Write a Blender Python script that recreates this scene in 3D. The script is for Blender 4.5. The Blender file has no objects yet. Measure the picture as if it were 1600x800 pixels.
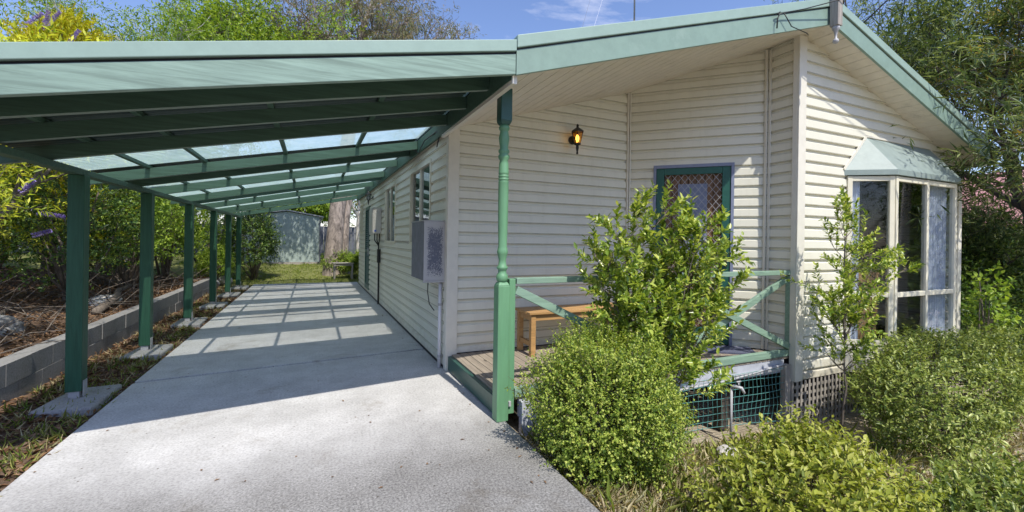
import bpy, math, random
import numpy as np
from mathutils import Vector, Matrix
R = math.radians
random.seed(11)
rng = np.random.default_rng(7)
scene = bpy.context.scene
COL = scene.collection

# ------------------------------------------------------------------ tagging
def tag(o, label=None, cat=None, group=None, kind=None):
    if label: o['label'] = label
    if cat: o['category'] = cat
    if group: o['group'] = group
    if kind: o['kind'] = kind
    return o
def thing(name, label, cat, loc=(0, 0, 0), group=None):
    o = bpy.data.objects.new(name, None)
    COL.objects.link(o); o.location = loc; o.empty_display_size = .1
    return tag(o, label, cat, group)
def root_of(o):
    while o.parent: o = o.parent
    return o
def world_loc(o):
    v = Vector((0, 0, 0))
    while o: v += Vector(o.location); o = o.parent
    return v
def attach(ob, parent):
    if parent is not None:
        ob.parent = parent
        w = world_loc(parent)
        ob.location = (-w.x, -w.y, -w.z)      # part meshes are written in world coordinates

# ------------------------------------------------------------------ mesh builder
class MB:
    def __init__(s): s.v = []; s.f = []; s.second = []; s.mat2 = None
    def quad(s, *p):
        n = len(s.v); s.v += [tuple(q) for q in p]; s.f.append(tuple(range(n, n + len(p))))
    def hexa(s, p):                       # 8 corners: bottom 4 ccw, top 4 ccw
        n = len(s.v); s.v += [tuple(q) for q in p]
        for f in ((3, 2, 1, 0), (4, 5, 6, 7), (0, 1, 5, 4), (1, 2, 6, 5), (2, 3, 7, 6), (3, 0, 4, 7)):
            s.f.append(tuple(n + i for i in f))
    def box(s, x0, x1, y0, y1, z0, z1):
        s.hexa([(x0, y0, z0), (x1, y0, z0), (x1, y1, z0), (x0, y1, z0), (x0, y0, z1), (x1, y0, z1), (x1, y1, z1), (x0, y1, z1)])
    def obox(s, o, ax, ay, az):           # oriented box from origin corner and three edge vectors
        o = Vector(o); ax = Vector(ax); ay = Vector(ay); az = Vector(az)
        s.hexa([o, o + ax, o + ax + ay, o + ay, o + az, o + ax + az, o + ax + ay + az, o + ay + az])
    def bar(s, a, b, w, t, up=(0, 0, 1)): # rectangular bar between two points
        a = Vector(a); b = Vector(b); d = (b - a).normalized(); side = d.cross(Vector(up))
        if side.length < 1e-4: side = d.cross(Vector((1, 0, 0)))
        side.normalize(); u = side.cross(d)
        s.obox(a - side * w / 2 - u * t / 2, side * w, b - a, u * t)
    def tube(s, pts, rad, n=8, cap=True):
        pts = [Vector(p) for p in pts]
        if not hasattr(rad, '__len__'): rad = [rad] * len(pts)
        base = len(s.v); prev = None
        for i, p in enumerate(pts):
            d = (pts[min(i + 1, len(pts) - 1)] - pts[max(i - 1, 0)]).normalized()
            ref = prev if prev is not None else (Vector((1, 0, 0)) if abs(d.x) < .8 else Vector((0, 1, 0)))
            a = (ref - d * ref.dot(d)).normalized(); prev = a; b = d.cross(a)
            for k in range(n):
                t = 2 * math.pi * k / n
                s.v.append(tuple(p + (a * math.cos(t) + b * math.sin(t)) * rad[i]))
        for i in range(len(pts) - 1):
            for k in range(n):
                k2 = (k + 1) % n
                s.f.append((base + i * n + k, base + i * n + k2, base + (i + 1) * n + k2, base + (i + 1) * n + k))
        if cap:
            s.f.append(tuple(base + k for k in reversed(range(n))))
            s.f.append(tuple(base + (len(pts) - 1) * n + k for k in range(n)))
    def lathe(s, cx, cy, prof, n=20):     # prof: (radius, z)
        s.tube([(cx, cy, z + i * 1e-6) for i, (r, z) in enumerate(prof)], [r for r, z in prof], n)
    def build(s, name, mat, parent=None, smooth=False, bevel=0, label=None):
        me = bpy.data.meshes.new(name)
        me.from_pydata(s.v, [], s.f); me.validate(); me.update()
        o = bpy.data.objects.new(name, me); COL.objects.link(o)
        me.materials.append(mat)
        if s.mat2:
            me.materials.append(s.mat2)
            for i in s.second: me.polygons[i].material_index = 1
        if smooth: me.polygons.foreach_set('use_smooth', [True] * len(me.polygons))
        if bevel:
            b = o.modifiers.new('bevel', 'BEVEL'); b.width = bevel; b.segments = 2; b.limit_method = 'ANGLE'
        attach(o, parent)
        if label: o['label'] = label
        return o

# ------------------------------------------------------------------ materials
def mat(name):
    m = bpy.data.materials.new(name); m.use_nodes = True
    nt = m.node_tree; return m, nt, nt.nodes['Principled BSDF']
def N(nt, t, **k):
    n = nt.nodes.new(t)
    for a, b in k.items():
        if a in n.inputs: n.inputs[a].default_value = b
        else: setattr(n, a, b)
    return n
def ramp(nt, fac, stops):
    r = nt.nodes.new('ShaderNodeValToRGB'); e = r.color_ramp.elements
    while len(e) < len(stops): e.new(.5)
    for i, (p, c) in enumerate(stops):
        e[i].position = p; e[i].color = (*c, 1) if len(c) == 3 else c
    nt.links.new(fac, r.inputs[0]); return r.outputs[0]
def coords(nt, scale=(1, 1, 1)):
    tc = N(nt, 'ShaderNodeTexCoord'); mp = N(nt, 'ShaderNodeMapping'); mp.inputs['Scale'].default_value = scale
    nt.links.new(tc.outputs['Object'], mp.inputs[0]); return mp.outputs[0]
def noise(nt, co, scale, detail=6, rough=.6, dist=0):
    n = N(nt, 'ShaderNodeTexNoise'); n.inputs['Scale'].default_value = scale; n.inputs['Detail'].default_value = detail
    n.inputs['Roughness'].default_value = rough; n.inputs['Distortion'].default_value = dist
    nt.links.new(co, n.inputs['Vector']); return n.outputs['Fac']
def mixc(nt, fac, a, b, mode='MIX'):
    m = N(nt, 'ShaderNodeMix'); m.data_type = 'RGBA'; m.blend_type = mode
    for sock, val in ((0, fac), (6, a), (7, b)):
        if hasattr(val, 'links') or hasattr(val, 'is_linked'): nt.links.new(val, m.inputs[sock])
        elif sock == 0: m.inputs[0].default_value = val
        else: m.inputs[sock].default_value = (*val, 1)
    return m.outputs[2]
def bump(nt, b, h, strength=.3, dist=.01):
    n = N(nt, 'ShaderNodeBump'); n.inputs['Strength'].default_value = strength; n.inputs['Distance'].default_value = dist
    nt.links.new(h, n.inputs['Height']); nt.links.new(n.outputs[0], b.inputs['Normal'])
def paint(name, c, rough=.55, var=.12, scale=(3, 3, 3), bumpy=.1, spec=.4, dirt=None, dirt_scale=6):
    m, nt, b = mat(name); co = coords(nt, scale)
    f = noise(nt, co, 3, 8, .65)
    lo = tuple(x * (1 - var) for x in c); hi = tuple(min(1, x * (1 + var)) for x in c)
    col = ramp(nt, f, [(.3, lo), (.7, hi)])
    if dirt:
        g = noise(nt, coords(nt), dirt_scale, 10, .75)
        g2 = ramp(nt, g, [(.56, (0, 0, 0)), (.72, (1, 1, 1))])
        col = mixc(nt, g2, col, dirt)
    nt.links.new(col, b.inputs['Base Color']); b.inputs['Roughness'].default_value = rough
    b.inputs['Specular IOR Level'].default_value = spec
    if bumpy: bump(nt, b, noise(nt, co, 14, 6, .7), bumpy, .006)
    return m
def timber(name, c, stretch=(2, 30, 30), rough=.6, var=.25, knots=True, spec=.3):
    m, nt, b = mat(name); co = coords(nt, stretch)
    w = noise(nt, co, 1.6, 8, .65, .6)
    lo = tuple(x * (1 - var) for x in c); hi = tuple(min(1, x * (1 + var)) for x in c)
    col = ramp(nt, w, [(.32, lo), (.68, hi)])
    if knots:
        vo = N(nt, 'ShaderNodeTexVoronoi'); vo.inputs['Scale'].default_value = 1.0
        co2 = coords(nt, tuple(max(1.2, s * .12) for s in stretch)); nt.links.new(co2, vo.inputs['Vector'])
        k = ramp(nt, vo.outputs['Distance'], [(.03, (1, 1, 1)), (.07, (0, 0, 0))])
        col = mixc(nt, k, col, tuple(x * .35 for x in c))
    nt.links.new(col, b.inputs['Base Color']); b.inputs['Roughness'].default_value = rough
    b.inputs['Specular IOR Level'].default_value = spec
    bump(nt, b, w, .25, .004); return m
M = {}
# cream weatherboard with faint grime
def siding_mat(name, c):
    m, nt, b = mat(name); co = coords(nt)
    f = noise(nt, co, 1.3, 8, .6); col = ramp(nt, f, [(.3, tuple(x * .93 for x in c)), (.7, c)])
    st = noise(nt, coords(nt, (5, 5, .7)), 2.2, 8, .7)
    col = mixc(nt, ramp(nt, st, [(.5, (0, 0, 0)), (.8, (.35, .35, .35))]), col, tuple(x * y for x, y in zip(c, (.72, .72, .68))))
    nt.links.new(col, b.inputs['Base Color']); b.inputs['Roughness'].default_value = .5; b.inputs['Specular IOR Level'].default_value = .35
    tc = N(nt, 'ShaderNodeTexCoord'); sx = N(nt, 'ShaderNodeSeparateXYZ'); nt.links.new(tc.outputs['Object'], sx.inputs[0])
    ma = N(nt, 'ShaderNodeMath'); ma.operation = 'MULTIPLY_ADD'; nt.links.new(noise(nt, co, 7, 8, .75), ma.inputs[0]); ma.inputs[1].default_value = 1.1; nt.links.new(sx.outputs['Z'], ma.inputs[2])
    sp = ramp(nt, ma.outputs[0], [(.42, (.55, .55, .55)), (.80, (0, 0, 0))])     # soil splashed up from the ground
    fin = mixc(nt, sp, col, (.40, .34, .26)); nt.links.new(fin, b.inputs['Base Color'])
    bump(nt, b, noise(nt, coords(nt, (2, 2, 40)), 6, 5, .7), .12, .003); return m
M['siding'] = siding_mat('cream_weatherboard', (.765, .745, .635))
M['lap_edging'] = paint('darker_board_edge', (.40, .38, .30), .6, .25, (4, 4, 4), 0)  # darker strip along each board's lower edge, draws the lap line
M['trim'] = paint('cream_trim', (.72, .69, .60), .45, .05)
M['soffit'] = paint('cream_soffit', (.74, .68, .58), .6, .07, dirt=(.55, .5, .42), dirt_scale=3)
M['winframe'] = paint('ivory_window_frame', (.74, .70, .56), .4, .06)
M['fascia'] = paint('faded_green_steel', (.225, .325, .275), .5, .08, dirt=(.27, .37, .32), dirt_scale=4, bumpy=.04)
M['hood'] = paint('grey_green_hood', (.25, .31, .295), .5, .1, dirt=(.32, .37, .35), dirt_scale=7, bumpy=.05)
M['cap'] = paint('faded_green_capping', (.29, .40, .35), .45, .06, bumpy=.03)
M['fascia_timber'] = timber('weathered_green_timber', (.235, .335, .285), (1.2, 30, 22), .65, .27)
M['post'] = timber('green_stained_post', (.030, .096, .057), (30, 30, 2), .5, .22)
M['rafter'] = timber('green_stained_rafter', (.068, .130, .092), (1.2, 25, 25), .6, .22)
M['porch_green'] = timber('bright_green_paint', (.135, .30, .16), (22, 22, 2), .42, .10, False, .5)
M['porch_dark'] = paint('dark_enamel_and_post_shade', (.03, .09, .07), .35, .15, bumpy=.03)
M['rail'] = timber('faded_green_rail', (.22, .33, .25), (2, 25, 25), .6, .22, False)
M['deck'] = timber('weathered_decking', (.30, .255, .205), (30, 1.6, 30), .75, .3)
M['oak'] = timber('honey_timber', (.46, .27, .11), (2, 25, 25), .45, .22, False, .4)
M['door_wood'] = timber('red_brown_door_timber', (.21, .115, .058), (25, 25, 1.5), .45, .3, False, .4)
M['door_green'] = paint('dark_teal_door_paint', (.02, .10, .075), .4, .12)
M['blue_grey'] = paint('blue_grey_steel', (.22, .25, .36), .45, .1)
M['black'] = paint('black_metal', (.02, .02, .022), .45, .2)
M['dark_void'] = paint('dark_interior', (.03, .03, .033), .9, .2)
M['room'] = paint('room_paint', (.22, .22, .25), .9, .1)
M['steel'] = paint('galvanised_steel', (.42, .42, .43), .45, .15)
M['pvc'] = paint('white_pvc', (.72, .71, .74), .4, .05)
M['meter'] = paint('pale_grey_meter_enamel', (.55, .53, .49), .45, .06)
M['cabinet_side'] = paint('blue_grey_cabinet_side', (.17, .175, .21), .5, .25)
M['grey_timber'] = timber('silvered_timber', (.34, .31, .28), (25, 25, 2), .8, .3, False)
M['grey_paint'] = paint('pale_grey_flaking_paint', (.45, .47, .52), .7, .2, dirt=(.25, .25, .26), dirt_scale=9)
M['stone'] = paint('pale_stone', (.52, .49, .46), .85, .2, bumpy=.6, dirt=(.3, .28, .26))
M['net'] = paint('green_plastic_net', (.09, .27, .25), .45, .1, bumpy=0)
M['curtain'] = paint('white_net_curtain', (.78, .79, .84), .9, .05, (12, 12, 1))
M['shed'] = paint('pale_green_shed_steel', (.36, .43, .405), .45, .12, dirt=(.25, .33, .32), dirt_scale=2)
M['red_roof'] = paint('faded_red_roof', (.40, .20, .20), .6, .12)
M['brick'] = paint('dull_brown_brick', (.16, .11, .09), .85, .2)
M['fence'] = paint('blue_grey_fence_steel', (.13, .14, .165), .6, .2)
M['steel_roof'] = paint('green_roof_steel', (.055, .09, .075), .5, .12)
M['mat'] = paint('blue_grey_doormat', (.10, .11, .17), .95, .3, (20, 20, 20), .5)
M['cable'] = paint('beige_cable', (.45, .40, .31), .6, .1)

def cabinet_front():
    m, nt, b = mat('flaking_cabinet_front'); co = coords(nt)
    f = noise(nt, co, 30, 8, .7, 2.6); tc = N(nt, 'ShaderNodeTexCoord'); sx = N(nt, 'ShaderNodeSeparateXYZ'); nt.links.new(tc.outputs['Generated'], sx.inputs[0])
    def mth(op, a, b_=None):
        q = N(nt, 'ShaderNodeMath'); q.operation = op
        for i, v in enumerate((a, b_)):
            if v is None: continue
            if isinstance(v, (int, float)): q.inputs[i].default_value = v
            else: nt.links.new(v, q.inputs[i])
        return q.outputs[0]
    d = mth('MAXIMUM', mth('ABSOLUTE', mth('SUBTRACT', sx.outputs['X'], .52)), mth('MULTIPLY', mth('ABSOLUTE', mth('SUBTRACT', sx.outputs['Z'], .5)), .92))
    t = mth('SUBTRACT', mth('ADD', f, mth('MULTIPLY', noise(nt, co, 9, 3, .5), .25)), mth('MULTIPLY', mth('POWER', mth('MULTIPLY', d, 2.1), 4.0), .45))
    k = ramp(nt, t, [(.49, (0, 0, 0)), (.55, (1, 1, 1))])
    col = mixc(nt, k, (.44, .44, .45), (.12, .13, .175))
    nt.links.new(col, b.inputs['Base Color']); b.inputs['Roughness'].default_value = .6
    bump(nt, b, k, .4, .003); return m
M['cabinet_front'] = cabinet_front()

def concrete(name, base=.40, foot=True):
    m, nt, b = mat(name); co = coords(nt)
    big = noise(nt, co, .55, 6, .6, .4)
    mid = noise(nt, co, 3.5, 8, .7)
    fine = noise(nt, co, 55, 4, .75)
    c = (base * 1.0, base * .985, base * .97)
    col = ramp(nt, big, [(.3, tuple(x * .84 for x in c)), (.68, tuple(x * 1.14 for x in c))])
    col = mixc(nt, .55, col, ramp(nt, mid, [(.3, (.70, .69, .68)), (.65, (1.12, 1.12, 1.12))]), 'MULTIPLY')
    col = mixc(nt, .7, col, ramp(nt, fine, [(.34, (.55, .54, .53)), (.52, (1, 1, 1)), (.72, (1.15, 1.15, 1.15))]), 'MULTIPLY')
    # small dark specks and brown stains
    vo = N(nt, 'ShaderNodeTexVoronoi'); vo.inputs['Scale'].default_value = 9; nt.links.new(co, vo.inputs['Vector'])
    sp = ramp(nt, vo.outputs['Distance'], [(.03, (1, 1, 1)), (.08, (0, 0, 0))])
    col = mixc(nt, sp, col, (.16, .14, .12))
    stn = ramp(nt, noise(nt, co, 1.4, 9, .7, .8), [(.57, (0, 0, 0)), (.74, (.7, .7, .7))])
    col = mixc(nt, stn, col, (.24, .20, .15))
    if foot:   # greyer, coarser-speckled colour towards the street
        sx = N(nt, 'ShaderNodeSeparateXYZ'); tc = N(nt, 'ShaderNodeTexCoord'); nt.links.new(tc.outputs['Object'], sx.inputs[0])
        a = N(nt, 'ShaderNodeMath'); a.operation = 'ADD'; nt.links.new(sx.outputs['Y'], a.inputs[0])
        w = N(nt, 'ShaderNodeMath'); w.operation = 'MULTIPLY'; w.inputs[1].default_value = 1.1; nt.links.new(big, w.inputs[0]); nt.links.new(w.outputs[0], a.inputs[1])
        old = ramp(nt, N(nt, 'ShaderNodeMapRange').outputs[0], [(0, (1, 1, 1)), (1, (0, 0, 0))])
        mr = [n for n in nt.nodes if n.bl_idname == 'ShaderNodeMapRange'][0]
        mr.inputs['From Min'].default_value = 3.35; mr.inputs['From Max'].default_value = 4.25; nt.links.new(a.outputs[0], mr.inputs['Value'])
        speckle = ramp(nt, noise(nt, co, 75, 3, .8), [(.36, (.24, .235, .23)), (.5, (.46, .455, .445)), (.66, (.66, .65, .63))])
        col = mixc(nt, old, col, mixc(nt, 1.0, col, speckle, 'MULTIPLY'))
    nt.links.new(col, b.inputs['Base Color']); b.inputs['Roughness'].default_value = .85; b.inputs['Specular IOR Level'].default_value = .25
    bump(nt, b, fine, .35, .004); return m
M['concrete'] = concrete('pale_broomed_concrete', .56)
M['block'] = concrete('grey_concrete_block', .26, False)
M['pad'] = concrete('poured_pad_concrete', .36, False)

def glass(name, tint=(.84, .87, .90), gloss=.03):
    m, nt, b = mat(name); out = nt.nodes['Material Output']; nt.nodes.remove(b)
    tr = N(nt, 'ShaderNodeBsdfTransparent'); tr.inputs[0].default_value = (*tint, 1)
    gl = N(nt, 'ShaderNodeBsdfGlossy'); gl.inputs['Roughness'].default_value = .03
    lw = N(nt, 'ShaderNodeLayerWeight'); lw.inputs[0].default_value = .5; fr = N(nt, 'ShaderNodeMath'); fr.operation = 'POWER'; fr.inputs[1].default_value = 5; nt.links.new(lw.outputs['Facing'], fr.inputs[0])
    ad = N(nt, 'ShaderNodeMath'); ad.operation = 'ADD'; ad.inputs[1].default_value = gloss; nt.links.new(fr.outputs[0], ad.inputs[0])
    mx = N(nt, 'ShaderNodeMixShader'); nt.links.new(ad.outputs[0], mx.inputs[0]); nt.links.new(tr.outputs[0], mx.inputs[1]); nt.links.new(gl.outputs[0], mx.inputs[2])
    nt.links.new(mx.outputs[0], out.inputs[0]); return m
M['glass'] = glass('window_glass')
M['amber'] = glass('amber_lamp_glass', (1, .66, .22), .04)
def poly(name):
    m, nt, b = mat(name); out = nt.nodes['Material Output']; nt.nodes.remove(b)
    tr = N(nt, 'ShaderNodeBsdfTransparent'); tr.inputs[0].default_value = (.93, .96, .95, 1)
    tl = N(nt, 'ShaderNodeBsdfTranslucent'); df = N(nt, 'ShaderNodeBsdfDiffuse')
    co = coords(nt); f = noise(nt, co, 4, 8, .7)
    c = ramp(nt, f, [(.35, (.54, .72, .68)), (.7, (.72, .88, .85))])
    nt.links.new(c, tl.inputs[0]); nt.links.new(c, df.inputs[0])
    a = N(nt, 'ShaderNodeMixShader'); a.inputs[0].default_value = .15; nt.links.new(tl.outputs[0], a.inputs[1]); nt.links.new(df.outputs[0], a.inputs[2])
    mx = N(nt, 'ShaderNodeMixShader'); mx.inputs[0].default_value = .48; nt.links.new(tr.outputs[0], mx.inputs[1]); nt.links.new(a.outputs[0], mx.inputs[2])
    nt.links.new(mx.outputs[0], out.inputs[0]); return m
M['poly'] = poly('clear_polycarbonate')
def emit(name, c, s):
    m, nt, b = mat(name); b.inputs['Emission Color'].default_value = (*c, 1); b.inputs['Emission Strength'].default_value = s
    b.inputs['Base Color'].default_value = (*c, 1); return m
M['bulb'] = emit('warm_bulb', (1, .72, .28), 4)

def leaf(name, cols, trans=.35, rough=.45, spec=.35, bright=1.35):
    """cols: tones picked leaf by leaf"""
    m, nt, b = mat(name); out = nt.nodes['Material Output']
    g = N(nt, 'ShaderNodeNewGeometry')
    cols = [tuple(min(.75, x * bright) for x in c) for c in cols]
    st = [(i / max(1, len(cols) - 1), c) for i, c in enumerate(cols)]
    col = ramp(nt, g.outputs['Random Per Island'], st)
    nt.links.new(col, b.inputs['Base Color']); b.inputs['Roughness'].default_value = rough; b.inputs['Specular IOR Level'].default_value = spec
    tl = N(nt, 'ShaderNodeBsdfTranslucent')
    nt.links.new(mixc(nt, 1.0, col, (1.25, 1.25, .6), 'MULTIPLY'), tl.inputs[0])
    mx = N(nt, 'ShaderNodeMixShader'); mx.inputs[0].default_value = trans
    nt.links.new(b.outputs[0], mx.inputs[1]); nt.links.new(tl.outputs[0], mx.inputs[2]); nt.links.new(mx.outputs[0], out.inputs[0])
    return m
M['l_box'] = leaf('box_leaf', [(.04, .075, .012), (.10, .155, .022), (.18, .24, .035), (.28, .33, .06), (.40, .42, .11)], bright=1.55)
M['l_sap'] = leaf('glossy_leaf', [(.05, .10, .015), (.14, .205, .03), (.26, .32, .05), (.42, .44, .12)], .35, .28, .55, bright=1.55)
M['l_lime'] = leaf('lime_leaf', [(.11, .15, .02), (.25, .29, .035), (.36, .385, .065), (.46, .45, .13)], .35, .4, bright=1.2)
M['l_azalea'] = leaf('azalea_leaf', [(.05, .085, .015), (.13, .175, .035), (.23, .275, .06), (.36, .39, .13)], .3, .35, bright=1.4)
M['l_gold'] = leaf('golden_conifer_leaf', [(.20, .22, .015), (.36, .37, .02), (.48, .46, .03), (.46, .44, .03), (.30, .19, .03)], .35)
M['l_budd'] = leaf('yellow_green_leaf', [(.12, .17, .02), (.26, .31, .03), (.42, .42, .05), (.50, .46, .07)], .45, bright=1.75)
M['l_dark'] = leaf('dark_green_leaf', [(.02, .05, .014), (.045, .09, .02), (.09, .15, .03), (.19, .25, .05)], .3, .35)
M['l_mid'] = leaf('mid_green_leaf', [(.05, .10, .015), (.13, .20, .025), (.25, .32, .045)], .4, bright=1.75)
M['l_bright'] = leaf('bright_green_leaf', [(.07, .13, .015), (.16, .24, .03), (.29, .35, .06)], .45)
M['l_euc'] = leaf('gum_leaf', [(.09, .10, .05), (.15, .165, .08), (.20, .185, .10), (.22, .15, .09)], .35)
M['l_bank'] = leaf('narrow_banksia_leaf', [(.03, .055, .02), (.065, .10, .035), (.13, .17, .06), (.24, .27, .11)], .35, .4, bright=1.4)
M['l_bank_lit'] = leaf('sunlit_young_banksia_leaf', [(.09, .14, .04), (.17, .22, .07), (.30, .33, .14), (.42, .26, .05)], .35, .4)  # paler tones put the sunlight on the near branches into the leaf colour
M['grass'] = leaf('green_grass', [(.10, .16, .03), (.20, .25, .05), (.32, .32, .10)], .3, .6, .2)
M['straw'] = leaf('dry_grass', [(.36, .29, .17), (.50, .43, .28), (.26, .25, .10), (.58, .52, .38)], .3, .7, .2, 1.35)
M['litter'] = leaf('fallen_leaf', [(.10, .055, .03), (.20, .11, .06), (.30, .19, .11), (.14, .10, .075)], .1, .8, .1, 1.0)
M['flower'] = leaf('purple_flower', [(.16, .12, .42), (.28, .22, .62), (.40, .33, .70)], .3, .6, .2)
M['red_leaf'] = leaf('red_leaf', [(.35, .04, .04), (.5, .08, .06)], .3)
def bark(name, a, b_, sc=(6, 6, 1.2)):
    m, nt, b = mat(name); co = coords(nt, sc); f = noise(nt, co, 3, 9, .7, .8)
    nt.links.new(ramp(nt, f, [(.32, a), (.66, b_)]), b.inputs['Base Color']); b.inputs['Roughness'].default_value = .85
    bump(nt, b, f, .6, .03); return m
M['bark'] = bark('grey_brown_bark', (.07, .055, .045), (.24, .20, .165))
M['bark_gum'] = bark('patchy_gum_bark', (.05, .04, .034), (.42, .35, .30), (2.6, 2.6, 1.0))
M['bark_pale'] = bark('pale_bark', (.34, .31, .27), (.62, .59, .54))
M['bark_dark'] = bark('dark_bark', (.025, .02, .018), (.09, .075, .06))

def ground_mat():
    m, nt, b = mat('ground_soil'); co = coords(nt)
    tc = N(nt, 'ShaderNodeTexCoord'); sx = N(nt, 'ShaderNodeSeparateXYZ'); nt.links.new(tc.outputs['Object'], sx.inputs[0])
    f = noise(nt, co, 9, 10, .75); f2 = noise(nt, co, 1.1, 6, .6)
    mulch = ramp(nt, f, [(.3, (.05, .035, .025)), (.5, (.13, .085, .06)), (.7, (.26, .18, .13))])
    dry = ramp(nt, f, [(.3, (.22, .175, .12)), (.5, (.40, .34, .25)), (.72, (.54, .48, .38))])
    lawn = ramp(nt, f, [(.3, (.10, .12, .04)), (.55, (.19, .20, .07)), (.75, (.30, .27, .13))])
    def step(out, a, c):
        mr = N(nt, 'ShaderNodeMapRange'); mr.inputs['From Min'].default_value = a; mr.inputs['From Max'].default_value = c
        nt.links.new(out, mr.inputs['Value']); return mr.outputs[0]
    col = mixc(nt, step(sx.outputs['X'], 0, .5), mulch, dry)
    col = mixc(nt, step(sx.outputs['Y'], 14.5, 16.2), col, lawn)
    nt.links.new(col, b.inputs['Base Color']); b.inputs['Roughness'].default_value = .95; b.inputs['Specular IOR Level'].default_value = .1
    bump(nt, b, f, .8, .03); return m
M['ground'] = ground_mat()

# ------------------------------------------------------------------ foliage tools
def unit(a): return a / np.maximum(np.linalg.norm(a, axis=-1, keepdims=True), 1e-9)
def leaf_mesh(name, P, D, Nn, L, W, material, parent=None, fold=.25, droop=.1, six=False):
    P = np.asarray(P, float); n = len(P); D = unit(np.asarray(D, float)); S = unit(np.cross(D, Nn)); U = np.cross(S, D)
    L = np.broadcast_to(np.asarray(L, float), (n,))[:, None]; W = np.broadcast_to(np.asarray(W, float), (n,))[:, None]
    if six:
        V = np.stack([P, P + D * L * .3 + S * W * .45 + U * fold * W * .6, P + D * L * .68 + S * W * .38 + U * (fold * W * .5 - droop * L * .4),
                      P + D * L - U * droop * L, P + D * L * .68 - S * W * .38 + U * (fold * W * .5 - droop * L * .4), P + D * L * .3 - S * W * .45 + U * fold * W * .6], 1)
        F = np.array([[0, 5, 4, 3], [0, 3, 2, 1]]); k = 6
    else:
        V = np.stack([P, P + D * L * .45 + S * W * .5 + U * fold * W, P + D * L - U * droop * L, P + D * L * .45 - S * W * .5 + U * fold * W], 1)
        F = np.array([[0, 3, 2], [0, 2, 1]]); k = 4
    faces = (np.arange(n)[:, None, None] * k + F[None]).reshape(-1, F.shape[1])
    me = bpy.data.meshes.new(name); nv = n * k; nf = len(faces); fl = F.shape[1]
    me.vertices.add(nv); me.vertices.foreach_set('co', V.reshape(-1).astype(np.float32))
    me.loops.add(nf * fl); me.loops.foreach_set('vertex_index', faces.reshape(-1).astype(np.int32))
    me.polygons.add(nf); me.polygons.foreach_set('loop_start', np.arange(0, nf * fl, fl, dtype=np.int32))
    me.update(calc_edges=True); me.materials.append(material)
    o = bpy.data.objects.new(name, me); COL.objects.link(o); attach(o, parent); return o
def sprig_leaves(B, S, length, k, L, W, spread=.9, up=.2, jit=.35, start=.15):
    """k leaves along every sprig; returns P, D, N, L, W arrays"""
    n = len(B); S = unit(S)
    t = (start + (1 - start) * (np.arange(k) + rng.random((n, k))) / k)
    length = np.broadcast_to(np.asarray(length, float), (n,))
    P = B[:, None] + S[:, None] * (t * length[:, None])[..., None]
    rad = rng.normal(size=(n, k, 3)); rad -= (rad * S[:, None]).sum(-1, keepdims=True) * S[:, None]; rad = unit(rad)
    D = S[:, None] * (1 - spread * .55) + rad * spread + np.array([0, 0, up]) + rng.normal(size=(n, k, 3)) * jit * .5
    Nn = S[:, None] * .6 + np.array([0, 0, 1.0]) + rng.normal(size=(n, k, 3)) * jit
    sc = (.65 + .6 * rng.random((n, k)))
    return P.reshape(-1, 3), D.reshape(-1, 3), Nn.reshape(-1, 3), (L * sc).reshape(-1), (W * sc).reshape(-1)
def lumpy(dirs, amp=.18, k=14, sharp=7):
    c = unit(rng.normal(size=(k, 3))); a = rng.normal(size=k) * amp
    return 1 + (a * np.exp(sharp * (dirs @ c.T - 1))).sum(-1)
def blob_sprigs(c, r, n, lo=.55, hi=1.0, amp=.18, zmin=-.9, k=14, up=.35, sharp=7):
    d = unit(rng.normal(size=(n * 2, 3))); d = d[d[:, 2] > zmin][:n]
    f = lumpy(d, amp, k, sharp) * (lo + (hi - lo) * rng.random(len(d)) ** .6)
    B = np.array(c) + d * np.array(r) * f[:, None]
    S = unit(unit(d / np.array(r)) + np.array([0, 0, up]) + rng.normal(size=d.shape) * .35)
    return B, S
def twig_tubes(mb, B, S, length, rad=.003, n=3):
    for b, s in zip(B, unit(S)):
        mb.tube([b - s * length * .4, b + s * length * .9], [rad, rad * .4], n, False)
def shrub(name, label, cat, base, c, r, n, slen, k, L, W, m, up=.35, amp=.18, lo=.5, hi=1, spread=.9, zmin=-.9, stems=9, sbark='bark', group=None, six=False, lump=14, droop=.1, twigs=.25, sharp=9):
    t = thing(name, label, cat, base, group)
    B, S = blob_sprigs(c, r, n, lo, hi - slen * .6 / max(r), amp, zmin, lump, up, sharp)
    P, D, Nn, LL, WW = sprig_leaves(B, S, slen * (.7 + .6 * rng.random(len(B))), k, L, W, spread)
    leaf_mesh('foliage', P, D, Nn, LL, WW, M[m], t, six=six, droop=droop)
    mb = MB()
    for i in range(stems):
        j = random.randrange(len(B)); e = B[j]; b0 = Vector(base) + Vector((random.uniform(-.08, .08), random.uniform(-.08, .08), -.03))
        mid = (b0 + Vector(e)) / 2 + Vector((random.uniform(-.1, .1), random.uniform(-.1, .1), .05)) * r[2]
        mb.tube([b0, mid, e], [.018 * r[2] + .006, .012 * r[2] + .004, .003], 5)
    idx = rng.choice(len(B), int(len(B) * twigs), replace=False)
    twig_tubes(mb, B[idx], S[idx], slen * 1.2, .0022 + .001 * slen * 3)
    mb.build('stem', M[sbark], t, True)
    return t
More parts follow.
